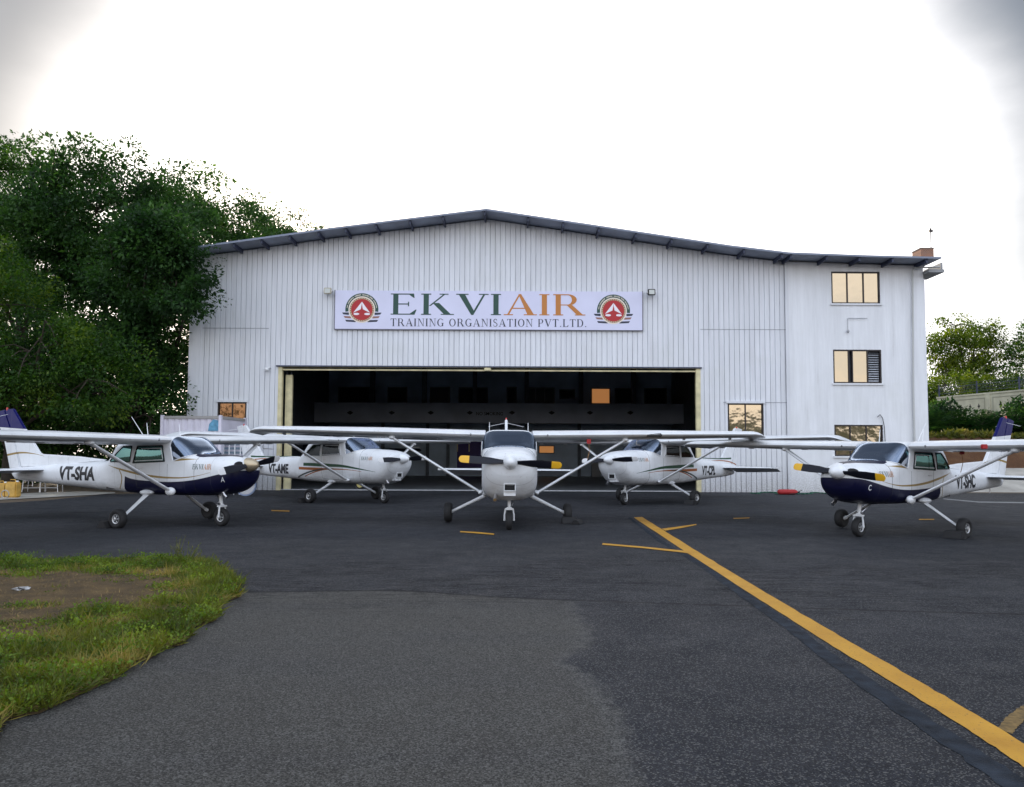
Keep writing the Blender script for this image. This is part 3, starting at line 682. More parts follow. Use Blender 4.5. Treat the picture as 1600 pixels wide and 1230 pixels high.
    if reg:
        vf = sans_mesh(reg, L, Hh, .045, .04)
        skin_text(vf, body, X0, Z0, 1, -1, .004, 'registration', M_reg, root)
        skin_text(vf, body, X0+L, Z0, -1, 1, .004, 'registration', M_reg, root)
        polys, tw, spans = serif_text('EKVIAIR'); wv = opt.get('ekw', .50); hv = opt.get('ekh', .10); ng_ = sum(s_[2] for s_ in spans[:4])
        ex0, ez0 = opt.get('ekx', 1.20), opt.get('ekz', 1.13)
        for sub, m in ((polys[:ng_], M_green), (polys[ng_:], M_orange)):
            vf = poly_mesh([[(a/tw*wv, b*hv) for a, b in p] for p in sub], .05)
            skin_text(vf, body, ex0, ez0, 1, -1, .003, 'name_lettering', m, root)
            skin_text(vf, body, ex0+wv, ez0, -1, 1, .003, 'name_lettering', m, root)
        if opt.get('noseletter'):
            vf = sans_mesh(opt['noseletter'], .07, .10, .01, .03)
            skin_text(vf, body, 1.86, .90, 1, -1, .004, 'nose_letter', M_white, root); skin_text(vf, body, 1.93, .90, -1, 1, .004, 'nose_letter', M_white, root)
    if kind == 'big':
        for sd in (1, -1):
            v, f = sans_mesh(reg or 'A', .30, .05, .005)
            me = bpy.data.meshes.new('fin_lettering'); me.from_pydata([(-4.85+(a if sd < 0 else .3-a), sd*.039, 1.95+b) for a, b, c in v], [], f); me.materials.append(M_reg); link('fin_lettering', me, fn)
    return root
def make_wheel(root, c, r, w, sd, nose=False):
    t = MB(); h = w/2
    t.lathe([(-h*.62, r*.50), (-h*.9, r*.62), (-h, r*.78), (-h*.82, r*.93), (-h*.35, r), (h*.35, r), (h*.82, r*.93), (h, r*.78), (h*.9, r*.62), (h*.62, r*.50)], 32, 'Y', c)
    o = t.build('wheel', M_rubber, root, smooth=50)
    k = MB()
    for s in ((1, -1) if nose else (sd,)):
        k.lathe([(s*h*.60, r*.50), (s*h*.80, r*.48), (s*h*.72, r*.40), (s*h*.45, r*.34), (s*h*.5, r*.18), (s*h*.95, r*.15), (s*h*1.0, r*.08)], 20, 'Y', c)
        for a in range(5):
            t_ = 2*math.pi*a/5; k.ell((c[0]+r*.28*math.cos(t_), c[1]+s*h*.58, c[2]+r*.28*math.sin(t_)), (.016, .012, .016), 6, 4)
    k.lathe([(-h*.6, r*.1), (h*.6, r*.1)], 10, 'Y', c)
    k.build('wheel_rim', M_rim, o)
    return o

# ------------------------------------------------------------------ ground
def xy_curve_mat():
    m, t, b = newmat('apron_asphalt'); N = NT(t); co = N.n('ShaderNodeNewGeometry'); P = co.outputs['Position']
    sp = N.n('ShaderNodeSeparateXYZ'); N.l(P, sp.inputs[0]); X, Y = sp.outputs[0], sp.outputs[1]
    nb = N.noise(P, .35, 5, .6); nm = N.noise(P, 2.2, 6, .65); nr = N.noise(P, 9, 5, .7)
    spk = N.noise(P, 85, 6, .85); vo = N.n('ShaderNodeTexVoronoi'); vo.inputs['Scale'].default_value = 130; N.l(P, vo.inputs['Vector'])
    dark = N.mix(N.rng(nb, .3, .7), (.014, .016, .022), (.028, .031, .040))
    old = N.mix(N.rng(nm, .3, .7), (.050, .048, .044), (.092, .089, .081))
    jit = N.m('MULTIPLY', N.m('SUBTRACT', N.noise(P, 3.0, 6, .7), .5), .35)
    xr = N.curve(Y, [(-4, .6), (2, .62), (3.3, .58), (4.2, .60), (5.0, .55), (5.5, .40), (5.9, .60), (7, .62), (7.8, .62), (12, .6)], -4, 12, -4, 4)
    ye = N.curve(X, [(-12, 8.5), (-3.2, 8.05), (-2, 8.15), (-1.2, 8.2), (-.4, 7.95), (.6, 7.72), (2, 7.5), (4, 7.2), (12, 6.6)], -12, 12, 0, 12)
    dy = N.m('SUBTRACT', N.m('ADD', ye, N.m('MULTIPLY', jit, .25)), Y); dx = N.m('SUBTRACT', N.m('ADD', xr, jit), X)
    # the ragged worn right-hand margin fades over some centimetres, the cut joint does not
    mask = N.m('MULTIPLY', N.rng(dy, -.01, .02), N.rng(dx, -.05, .12))
    col = N.mix(mask, dark, old)
    # cut joint and cracks
    joint = N.m('MULTIPLY', N.m('LESS_THAN', N.m('ABSOLUTE', dy), .035), N.rng(nr, .35, .5))
    fade = N.m('MULTIPLY', N.rng(N.m('ABSOLUTE', N.m('SUBTRACT', Y, 9.2)), 2.6, .8), N.rng(N.noise(P, .8, 3), .38, .52))
    mpn = N.n('ShaderNodeMapping'); mpn.inputs['Scale'].default_value = (.8, 5, 1); N.l(P, mpn.inputs[0])
    cr_ = N.noise(mpn.outputs[0], 1.6, 8, .72); line = N.rng(N.m('ABSOLUTE', N.m('SUBTRACT', cr_, .5)), .022, .004)
    crack = N.m('MAXIMUM', joint, N.m('MULTIPLY', line, fade))
    # oil and tyre staining, broad sweeping bands along the taxi direction
    mp2 = N.n('ShaderNodeMapping'); mp2.inputs['Scale'].default_value = (.25, 1.4, 1); N.l(P, mp2.inputs[0])
    band = N.noise(mp2.outputs[0], .9, 5, .6)
    col = N.mix(N.m('MULTIPLY', N.rng(band, .45, .75), .38), col, (.048, .050, .058))
    col = N.mix(N.m('MULTIPLY', N.rng(N.noise(P, 1.1, 6, .7), .60, .75), .25), col, (.012, .012, .015))
    # oil drips and long tyre scuffs
    ov = N.n('ShaderNodeTexVoronoi'); ov.inputs['Scale'].default_value = .9; N.l(P, ov.inputs['Vector'])
    oil = N.m('MULTIPLY', N.rng(N.m('ADD', ov.outputs['Distance'], N.m('MULTIPLY', N.noise(P, 7, 4), .10)), .16, .10), N.rng(N.noise(P, .5, 2), .48, .56)); col = N.mix(N.m('MULTIPLY', oil, .55), col, (.009, .009, .010))
    mp3 = N.n('ShaderNodeMapping'); mp3.inputs['Scale'].default_value = (2.6, .12, 1); mp3.inputs['Rotation'].default_value = (0, 0, R(28)); N.l(P, mp3.inputs[0])
    col = N.mix(N.m('MULTIPLY', N.rng(N.noise(mp3.outputs[0], 1.5, 5, .7), .60, .72), .30), col, (.012, .012, .014))
    # worn bright fringe along the ragged margin of the old surface
    fr_ = N.m('MULTIPLY', N.rng(N.m('ABSOLUTE', N.m('SUBTRACT', dx, .05)), .10, .0), N.m('MULTIPLY', N.rng(dy, 0, .3), N.rng(nr, .4, .6))); col = N.mix(N.m('MULTIPLY', fr_, .7), col, (.13, .128, .118))
    # light and dark stone chips
    sp1 = N.rng(spk, .54, .68); col = N.mix(N.m('MULTIPLY', sp1, .75), col, (.11, .108, .104))
    sp2 = N.rng(spk, .47, .36); col = N.mix(N.m('MULTIPLY', sp2, .85), col, (.003, .003, .004))
    sv = N.n('ShaderNodeSeparateColor'); N.l(vo.outputs['Color'], sv.inputs[0])
    col = N.mix(N.rng(sv.outputs[0], .84, .88, 0, .75), col, (.13, .128, .122)); col = N.mix(N.rng(sv.outputs[0], .42, .40, 0, .6), col, (.004, .004, .005))
    col = N.mix(N.m('MULTIPLY', crack, .92), col, (.006, .006, .008))
    N.l(col, b.inputs['Base Color']); N.l(N.rng(nm, .3, .8, .62, .86), b.inputs['Roughness']); b.inputs['Specular IOR Level'].default_value = .16
    h = N.m('ADD', N.m('MULTIPLY', spk, 1.0), N.m('MULTIPLY', vo.outputs['Distance'], .6)); h = N.m('SUBTRACT', h, N.m('MULTIPLY', crack, 1.5)); h = N.m('ADD', h, N.m('MULTIPLY', nb, 4))
    bp = N.n('ShaderNodeBump'); bp.inputs['Strength'].default_value = .55; bp.inputs['Distance'].default_value = .006; N.l(h, bp.inputs['Height']); N.l(bp.outputs[0], b.inputs['Normal'])
    return m
M_asph = xy_curve_mat()
def earth_mat(name, c1, c2, c3, sc_=1.2):
    m, t, b = newmat(name); N = NT(t); co = N.n('ShaderNodeNewGeometry'); P = co.outputs['Position']
    n1 = N.noise(P, sc_, 7, .65); n2 = N.noise(P, sc_*14, 5, .7); col = N.ramp(n1, [(.3, c1), (.5, c2), (.7, c3)])
    col = N.mix(N.m('MULTIPLY', N.rng(n2, .4, .7), .5), col, tuple(c*.5 for c in c2))
    N.l(col, b.inputs['Base Color']); b.inputs['Roughness'].default_value = .95
    bp = N.n('ShaderNodeBump'); bp.inputs['Strength'].default_value = .8; bp.inputs['Distance'].default_value = .05; N.l(n2, bp.inputs['Height']); N.l(bp.outputs[0], b.inputs['Normal'])
    return m
M_earth = earth_mat('brown_earth', (.07, .05, .035), (.11, .08, .05), (.15, .11, .07))
M_dirt = earth_mat('dry_dirt', (.045, .028, .008), (.10, .060, .018), (.17, .105, .034), 3)
M_bank = earth_mat('red_earth_bank', (.06, .026, .008), (.10, .042, .014), (.14, .07, .026), 1.5)
M_conc = mat('pale_concrete', (.36, .34, .30), .9, var=.25, vscale=1.2, bump=.3, bscale=20)
M_hill = earth_mat('hill_scrub', (.02, .035, .012), (.05, .06, .025), (.09, .08, .04), .05)

g = MB(); g.sheet([(-1500, -1500, -.02), (1500, -1500, -.02), (1500, 1500, -.02), (-1500, 1500, -.02)]); tag(g.build('ground', M_earth, smooth=0), kind='structure')
ap = MB(); lf = [gnd(-900, 872), gnd(0, 786), gnd(70, 782), gnd(160, 773), gnd(270, 768.5)]
pts = [(-60, -40), (60, -40), (60, 31.2), (17.2, 31.2), (17.2, 30.94), (-12.9, 30.94)]+[(p.x, min(p.y, 30.9)) for p in lf[::-1]]+[(-60, 12)]
ap.sheet([(x, y, 0) for x, y in pts]); tag(ap.build('apron', M_asph, smooth=0), kind='structure')
# pale dirt path at the apron's left edge
pp = MB(); L1 = [gnd(-900, 860, .0), gnd(0, 781), gnd(60, 778), gnd(150, 773), gnd(180, 771)]; L2 = [gnd(-900, 845), gnd(0, 773), gnd(60, 770), gnd(130, 768), gnd(180, 769.5)]
pp.sheet([(p.x, p.y, .004) for p in L1]+[(p.x, p.y, .004) for p in L2[::-1]]); tag(pp.build('path', M_conc, smooth=0), kind='structure')
# sloping bank on the right: concrete apron, red earth face, terrace
def strip(prof, x0, x1, name, m, jit=0.0, seed=1, nx=60, bend=0):
    rnd = random.Random(seed); mb = MB(); nx_ = nx; rows = []
    for (y, z) in prof: rows.append([(x0+(x1-x0)*i/nx_, y+bend*(i/nx_)+rnd.uniform(-jit, jit), z+rnd.uniform(-jit, jit)*.5) for i in range(nx_+1)])
    vs = [p for r in rows for p in r]; fs = [(a*(nx_+1)+i, a*(nx_+1)+i+1, (a+1)*(nx_+1)+i+1, (a+1)*(nx_+1)+i) for a in range(len(rows)-1) for i in range(nx_)]
    mb.add(vs, fs); return tag(mb.build(name, m, smooth=60), kind='structure')
strip([(32.4, -.03), (33.2, .12), (36.2, .95)], 17.3, 60, 'pavement', M_conc, .0)
strip([(36.2, .94), (36.6, 1.15), (37.3, 1.75), (38.2, 2.25), (38.9, 2.45)], 17.3, 70, 'embankment', M_bank, .10, 3, 160)
strip([(38.85, 2.44), (44, 3.0), (52, 3.4), (75, 3.6), (130, 4)], 17.6, 130, 'terrace', earth_mat('terrace_soil', (.03, .04, .015), (.06, .065, .03), (.10, .09, .045)), .05, 5, 60)
# hills far behind the photographer and beyond the site
def hill(name, cx, cy, w, d, h, seed):
    rnd = np.random.RandomState(seed); n = 40; mb = MB(); vs = []
    for j in range(n+1):
        for i in range(n+1):
            u, v = i/n*2-1, j/n*2-1; e = max(0, 1-u*u)*max(0, 1-v*v)
            z = h*e*(.72+.28*math.sin(u*5+seed)+.10*math.sin(u*13+v*7))-1
            vs.append((cx+u*w, cy+v*d, z))
    mb.add(vs, [(j*(n+1)+i, j*(n+1)+i+1, (j+1)*(n+1)+i+1, (j+1)*(n+1)+i) for j in range(n) for i in range(n)])
    tag(mb.build(name, M_hill, smooth=60), kind='structure')
hill('hill', 190, -450, 150, 120, 30, 2); hill('hill', -260, -480, 260, 120, 22, 5)

# painted markings
def yellow_mat():
    m, t, b = newmat('marking_yellow'); N = NT(t); co = N.n('ShaderNodeNewGeometry'); P = co.outputs['Position']
    n1 = N.noise(P, 60, 5, .7); n2 = N.noise(P, 3, 5, .6); col = N.mix(N.rng(n2, .3, .7), (.44, .21, .012), (.56, .29, .022))
    col = N.mix(N.m('MULTIPLY', N.rng(n1, .60, .68), .85), col, (.045, .04, .035)); N.l(col, b.inputs['Base Color']); b.inputs['Roughness'].default_value = .75
    bp = N.n('ShaderNodeBump'); bp.inputs['Strength'].default_value = .5; bp.inputs['Distance'].default_value = .005; N.l(n1, bp.inputs['Height']); N.l(bp.outputs[0], b.inputs['Normal'])
    return m
M_mark = yellow_mat()
def marking(name, U, Lw, m=M_mark, z=.005, seed=0, jit=.0035, sub=10):
    rnd = random.Random(seed); A, B = [], []
    def dens(P):
        Q = [gnd(u, v) for u, v in P]; out = []
        for a, b in zip(Q, Q[1:]):
            for k in range(sub): out.append(a.lerp(b, k/sub))
        return out+[Q[-1]]
    A, B = dens(U), dens(Lw); n = len(A); vs = [(p.x+rnd.gauss(0, jit), p.y+rnd.gauss(0, jit), z) for p in A]+[(p.x+rnd.gauss(0, jit), p.y+rnd.gauss(0, jit), z) for p in B]
    mb = MB(); mb.add(vs, [(i, i+1, n+i+1, n+i) for i in range(n-1)]); o = mb.build(name, m, smooth=0); return tag(o, kind='structure')
marking('taxiway_line', [(1003, 808), (1083, 858), (1180, 917), (1294, 984), (1399, 1044.5), (1512, 1110), (1600, 1163), (1760, 1262)], [(990, 809), (1075, 865), (1180, 933), (1294, 1006), (1399, 1070), (1512, 1141), (1600, 1200), (1760, 1310)])
marking('thin_line', [(941, 849.5), (1000, 854.5), (1060, 860.5), (1083, 863)], [(941, 852), (1000, 857), (1060, 863.5), (1083, 866.5)], z=.009, sub=4, seed=2)
marking('thin_line', [(1034, 827), (1062, 823.2), (1088, 819.4)], [(1040, 830), (1066, 825.5), (1089, 821)], z=.009, sub=4, seed=3)
marking('thin_line', [(719, 830.5), (745, 832), (772, 834.5)], [(719, 832.5), (745, 834.2), (772, 836.5)], z=.009, sub=4, seed=4)
marking('thin_line', [(1146, 810), (1171, 809.2)], [(1146, 811.5), (1171, 810.6)], z=.009, sub=3, seed=5)
marking('thin_line', [(1436, 811.5), (1460, 811.5)], [(1436, 813), (1460, 813)], z=.009, sub=3, seed=6)
marking('thin_line', [(424, 797.6), (452, 798.5)], [(424, 799), (452, 800)], z=.009, sub=3, seed=7)
M_markold = mat('marking_faded', (.16, .10, .03), .85, var=.5, vscale=25)
marking('faded_line', [(1559, 1139), (1571, 1124), (1590, 1108), (1620, 1094), (1700, 1080)], [(1582, 1149), (1590, 1137), (1603, 1124), (1630, 1112), (1700, 1099)], M_markold, .0045, 8, .003)
M_white_mark = mat('marking_white', (.2, .2, .2), .8, var=.3, vscale=10)
marking('edge_line', [(1474, 779.2), (1530, 784), (1610, 785)], [(1474, 780.3), (1530, 785.6), (1610, 786.8)], M_white_mark, .005, 9, .01)
M_seal = mat('sealed_joint', (.019, .025, .035), .85, var=.6, vscale=7, bump=.7, bscale=90, spec=.2)
cl = [(983, 809, 4), (1031, 845, 6), (1097, 883, 9), (1162, 929, 13), (1232, 977, 16), (1294, 1025, 20), (1381, 1086, 25), (1512, 1174, 31), (1640, 1260, 38)]
marking('joint_seal', [(u+w*.3, v-w*.22) for u, v, w in cl], [(u-w*.4, v+w*.28) for u, v, w in cl], M_seal, .003, 11, .006)

# ------------------------------------------------------------------ hangar
FY = 31.0
def rib_mat(name, col):
    m, t, b = newmat(name); N = NT(t); co = N.n('ShaderNodeNewGeometry'); P = co.outputs['Position']
    sp = N.n('ShaderNodeSeparateXYZ'); N.l(P, sp.inputs[0]); X, Y, Z = sp.outputs
    mp_ = N.n('ShaderNodeMapping'); mp_.inputs['Scale'].default_value = (3.2, 1, .25); N.l(P, mp_.inputs[0])
    st = N.noise(mp_.outputs[0], 1.6, 7, .65); bl = N.noise(P, .5, 5, .6); fine = N.noise(P, 22, 5, .7)
    c = N.mix(N.rng(st, .35, .75), col, tuple(k*.82 for k in col)); c = N.mix(N.m('MULTIPLY', N.rng(bl, .5, .75), .3), c, (.58, .60, .56))
    # grime washed up from the ground and rust-brown runs
    c = N.mix(N.m('MULTIPLY', N.m('MULTIPLY', N.rng(Z, 1.2, .05), N.rng(fine, .30, .6)), .75), c, (.20, .18, .15))
    c = N.mix(N.m('MULTIPLY', N.m('MULTIPLY', N.rng(st, .66, .74), N.rng(fine, .4, .6)), .5), c, (.36, .32, .28))
    # sheets differ a little in tone
    cell = N.n('ShaderNodeTexWhiteNoise', noise_dimensions='1D'); N.l(N.m('FLOOR', N.m('MULTIPLY', X, 1/.84)), cell.inputs['W'])
    c = N.mix(N.m('MULTIPLY', cell.outputs[0], .22), c, tuple(k*.80 for k in col))
    N.l(c, b.inputs['Base Color']); b.inputs['Roughness'].default_value = .5; b.inputs['Specular IOR Level'].default_value = .35
    bp = N.n('ShaderNodeBump'); bp.inputs['Strength'].default_value = .25; bp.inputs['Distance'].default_value = .03; N.l(N.noise(P, 2.5, 4), bp.inputs['Height']); N.l(bp.outputs[0], b.inputs['Normal'])
    return m
M_rib = rib_mat('white_ribbed_sheet', (.75, .77, .81)); M_plaster = rib_mat('white_plaster', (.82, .84, .87))
M_roof = mat('blue_grey_roof', (.26, .29, .36), .55, var=.25, vscale=1.2)
M_purl = mat('roof_steel', (.035, .045, .085), .6, var=.2)
M_cream = mat('cream_steel', (.62, .56, .34), .55, var=.22, vscale=3)
M_brown = mat('dark_window_frame', (.018, .012, .012), .5)
M_intr = mat('hangar_inner_wall', (.45, .55, .66), .85, var=.25, vscale=.6)
M_intd = mat('hangar_steel', (.13, .15, .18), .8, var=.2)
M_fascia = mat('mezzanine_fascia', (.5, .54, .62), .8, var=.12, vscale=.8)
M_floor = mat('hangar_floor', (.10, .105, .11), .42, var=.3, vscale=.7)
M_black = mat('sign_black', (.01, .01, .012), .6)
def pane_mat(name, col):
    m, t, b = newmat(name); N = NT(t); co = N.n('ShaderNodeNewGeometry')
    b.inputs['Base Color'].default_value = (*col, 1); b.inputs['Metallic'].default_value = .92; b.inputs['Roughness'].default_value = .05
    bp = N.n('ShaderNodeBump'); bp.inputs['Strength'].default_value = .05; bp.inputs['Distance'].default_value = .2; N.l(N.noise(co.outputs['Position'], 1.3, 3), bp.inputs['Height']); N.l(bp.outputs[0], b.inputs['Normal'])
    return m
M_pane = pane_mat('bronze_reflective_glass', (.42, .355, .26)); M_pane2 = pane_mat('pane_tree_reflection', (.20, .11, .055))  # second pane colour has the reflection of dark trees painted in
hangar = empty('hangar', 'large white metal hangar with shallow pitched roof and three-storey plastered end', 'hangar', (-.9, 31, 0))
HO = Vector((-.9, 31, 0))
def hb(mb, name, m, parent=hangar, **k):
    o = mb.build(name, m, parent, **k); o.matrix_parent_inverse = Matrix.Identity(4)
    if parent is hangar: o.location = -HO
    return o
rp = [at(u, v, 30) for u, v in ((341, 381), (520, 356.5), (760, 327), (900, 348), (1040, 369), (1140, 384), (1232, 395), (1350, 399.5), (1470, 402.5))]
rx = [-13.25]+[p.x for p in rp]; rz = [rp[0].z-(rp[0].x+13.25)*(rp[1].z-rp[0].z)/(rp[1].x-rp[0].x)]+[p.z for p in rp]
def roofz(x): return float(np.interp(x, rx, rz))
XL = at(295, 600, FY).x; XD0 = at(434, 670, FY).x; XD1 = at(1093, 670, FY).x; ZD = at(760, 575, FY).z; XM = at(1232, 600, FY).x; XR = at(1446, 600, FY).x
W4 = (at(1137, 640, FY).x, at(1193, 640, FY).x, at(1165, 693, FY).z, at(1165, 630.5, FY).z)
W5 = (at(340, 640, FY).x, at(385, 640, FY).x, at(360, 693, FY).z, at(360, 628.5, FY).z)
holes = [(XD0, XD1, -1, ZD), W4, W5]
# ribbed front wall: real trapezoid ribs, cut round the openings
prof = []; x = XL; PITCHX = .207
while x < XM-.01:
    prof += [(x, 0), (x+.160, 0), (x+.166, .042), (x+.188, .042), (x+.194, .0)]; x += PITCHX
prof = [(a, b) for a, b in prof if a < XM]+[(XM, 0)]
for h in holes:
    for e in h[:2]:
        k = min(range(len(prof)), key=lambda i: abs(prof[i][0]-e)); prof.insert(k+(1 if prof[k][0] < e else 0), (e, prof[k][1]))
prof.sort()
fw = MB()
for (a, da), (b_, db) in zip(prof, prof[1:]):
    if b_-a < 1e-5: continue
    mid = (a+b_)/2; spans = [(0.0, None)]
    for h in holes:
        if h[0]-1e-4 < mid < h[1]+1e-4:
            if h[2] < 0: spans = [(h[3], None)]
            else: spans = [(0.0, h[2]), (h[3], None)]
    for z0, z1 in spans:
        ta, tb = (roofz(a)-.10, roofz(b_)-.10) if z1 is None else (z1, z1)
        fw.add([(a, FY+da, z0), (b_, FY+db, z0), (b_, FY+db, tb), (a, FY+da, ta)], [(0, 1, 2, 3)])
hb(fw, 'front_wall', M_rib, smooth=0)
# sheet lap seams
M_seam = mat('seam_grey', (.30, .32, .36), .7)
for x0, x1, v, u in ((XL+.5, at(420, 514, FY).x, 513, 370), (at(1094, 515, FY).x, XM, 515, 1160), (at(1165, 630, FY).x-.9, at(1235, 632, FY).x, 629, 1180)):
    z = at(u, v, FY).z; sm = MB(); sm.box(x0, x1, FY-.012, FY-.002, z-.012, z+.012); hb(sm, 'lap_seam', M_seam, smooth=0)
fl = MB(); fl.box(XL-.03, XL+.42, FY-.03, FY-.004, 0, roofz(XL)-.13); hb(fl, 'corner_flashing', M_rib, smooth=0); fl = MB(); fl.box(XM-.10, XM+.03, FY-.075, FY-.055, 0, roofz(XM)-.13); hb(fl, 'corner_flashing', M_rib, smooth=0)
# side, rear walls
YB = 54.0
sw = MB(); sw.box(XL, XL+.12, FY+.04, YB+.2, 0, 9.4); hb(sw, 'side_wall', M_rib, smooth=0)
# roof
rf = MB(); n = len(rx); X2 = list(zip(rx, rz))
vs = []
for Y in (29.98, 57): vs += [(x, Y, z) for x, z in X2]+[(x, Y, z-.05) for x, z in X2]
fs = []
for i in range(n-1): fs += [(i, i+1, 2*n+i+1, 2*n+i), (n+i+1, n+i, 3*n+i, 3*n+i+1), (i+1, i, n+i, n+i+1), (2*n+i, 2*n+i+1, 3*n+i+1, 3*n+i)]
fs += [(0, 2*n, 3*n, n), (n-1, 2*n-1, 4*n-1, 3*n-1)]
rf.add(vs, fs); roof = hb(rf, 'roof', M_roof, smooth=0)
rd = MB()
for (x0, z0), (x1, z1) in zip(X2, X2[1:]):
    rd.add([(x0, 29.94, z0+.01), (x1, 29.94, z1+.01), (x1, 29.94, z1-.065), (x0, 29.94, z0-.065), (x0, 29.977, z0+.01), (x1, 29.977, z1+.01), (x1, 29.977, z1-.065), (x0, 29.977, z0-.065)], [(0, 1, 2, 3), (4, 5, 6, 7), (0, 1, 5, 4), (3, 2, 6, 7)])
o = rd.build('barge_trim', mat('roof_trim', (.20, .23, .30), .5), roof, smooth=0)
for u in (365, 408, 452, 497, 540, 587, 640, 692, 757, 825, 880, 936, 994, 1050, 1106, 1163, 1222, 1236, 1292, 1343, 1395, 1448):
    p = at(u, 380, 30.0); pu = MB(); z = roofz(p.x); pu.box(p.x-.035, p.x+.035, 30.02, 31.3, z-.22, z-.052); pu.build('purlin', M_purl, roof, smooth=0)
# plastered three-storey end block
def wallbox(mb, x0, x1, Y0, Y1, hs, top, z0=0):
    xs = sorted({x0, x1}|{h[0] for h in hs}|{h[1] for h in hs})
    for a, b_ in zip(xs, xs[1:]):
        mid = (a+b_)/2; cur = z0
        for h in sorted([h for h in hs if h[0] < mid < h[1]], key=lambda h: h[2]):
            mb.box(a, b_, Y0, Y1, cur, h[2]); cur = h[3]
        ta, tb = top(a), top(b_)
        mb.add([(a, Y0, cur), (b_, Y0, cur), (a, Y1, cur), (b_, Y1, cur), (a, Y0, ta), (b_, Y0, tb), (a, Y1, ta), (b_, Y1, tb)], [(0, 2, 3, 1), (4, 5, 7, 6), (0, 1, 5, 4), (2, 6, 7, 3), (0, 4, 6, 2), (1, 3, 7, 5)])
AY = FY-.05
A1 = (at(1299, 450, AY).x, at(1375, 450, AY).x, at(1337, 474.5, AY).z, at(1337, 424.5, AY).z)
A2 = (at(1302, 570, AY).x, at(1377.5, 570, AY).x, at(1340, 599, AY).z, at(1340, 546.5, AY).z)
A3 = (at(1304, 690, AY).x, at(1380, 690, AY).x, at(1340, 713, AY).z, at(1340, 664, AY).z)
aw = MB(); wallbox(aw, XM+.001, XR, AY, AY+.22, [A1, A2, A3], lambda x: roofz(x)-.10)
hb(aw, 'plaster_wall', M_plaster, smooth=0)
a2 = MB(); a2.box(XR-.22, XR-.001, AY+.221, YB, 0, roofz(XR)-.12); a2.box(XM+.1, XM+.3, FY+.3, YB, 0, 9.4); hb(a2, 'end_wall', M_plaster, smooth=0)
cl_ = MB(); xp = at(1425, 560, AY).x; cl_.box(xp, XR+.02, AY-.06, AY-.003, 0, roofz(XR)-.65); hb(cl_, 'corner_pilaster', M_plaster, smooth=0)
gt = MB(); x0 = at(1424, 420, AY).x; zt = at(1440, 421, AY-.5).z
gt.box(XR-.02, XR+.62, AY-.45, AY+.9, zt-.10, zt+.02); gt.box(XR+.50, XR+.58, AY-.40, AY+.9, zt+.021, zt+.30); hb(gt, 'eave_slab', mat('slab_grey', (.30, .31, .32), .8, var=.2), smooth=0)
dpipe = MB(); dpipe.tube([(XR+.40, AY-.50, zt+.10), (x0+.05, AY-.12, zt+.16), (x0, AY-.09, zt+.06), (at(1424, 560, AY).x, AY-.09, 4), (at(1427, 690, AY).x, AY-.09, .1)], .035, 8); hb(dpipe, 'downpipe', mat('pipe_grey', (.50, .51, .50), .6))
def window(h, Y, nsplit, pane, name='window', louvre=False, splits=None):
    x0, x1, z0, z1 = h; mb = MB(); t = .055; d0, d1 = Y+.02, Y+.12
    mb.box(x0, x1, d0, d1, z0, z0+t); mb.box(x0, x1, d0, d1, z1-t, z1); mb.box(x0, x0+t, d0+.003, d1, z0+t, z1-t); mb.box(x1-t, x1, d0+.003, d1, z0+t, z1-t)
    sp_ = splits or [i/nsplit for i in range(1, nsplit)]
    for s in sp_: xx = x0+(x1-x0)*s; mb.box(xx-.022, xx+.022, d0+.005, d1, z0+t, z1-t)
    w = hb(mb, name, M_brown, smooth=0)
    ed = [x0+t]+[x0+(x1-x0)*s for s in sp_]+[x1-t]
    for i, (a, b_) in enumerate(zip(ed, ed[1:])):
        if b_-a < .15: continue
        g_ = MB(); g_.box(a+.022, b_-.022, d0+.04+.002*i, d0+.05+.002*i, z0+t, z1-t)
        if louvre and i == len(ed)-2:
            g_ = MB(); k = z0+t+.03
            while k < z1-t-.05: g_.add([(a+.03, d0+.03, k), (b_-.03, d0+.03, k), (b_-.03, d0+.08, k+.07), (a+.03, d0+.08, k+.07)], [(0, 1, 2, 3)]); k += .095
            g_.build('louvre', M_steel, w, smooth=0)
        else: g_.build('pane', pane, w, smooth=0)
    return w
def sill(w, h, Y):
    mb = MB(); mb.box(h[0]-.05, h[1]+.05, Y-.06, Y+.02, h[2]-.07, h[2]-.002); mb.build('sill', M_plaster, w, smooth=0)
for h, lv, spl in ((A1, False, None), (A2, True, [.33, .405, .72]), (A3, False, None)): w = window(h, AY, 3, M_pane, louvre=lv, splits=spl); sill(w, h, AY)
for h, pm in ((W4, M_pane), (W5, M_pane2)):
    w = window(h, FY, 2, pm); mb = MB(); mb.box(h[0]-.06, h[1]+.06, FY-.06, FY+.02, h[3]+.002, h[3]+.10); mb.build('drip_hood', M_rib, w, smooth=0)
for h in (A1, A2, A3, W4, W5): q_ = FY+.19; bk_ = MB(); bk_.box(h[0]-.1, h[1]+.1, q_, q_+.03, h[2]-.1, h[3]+.1); hb(bk_, 'blind', M_intd, smooth=0)
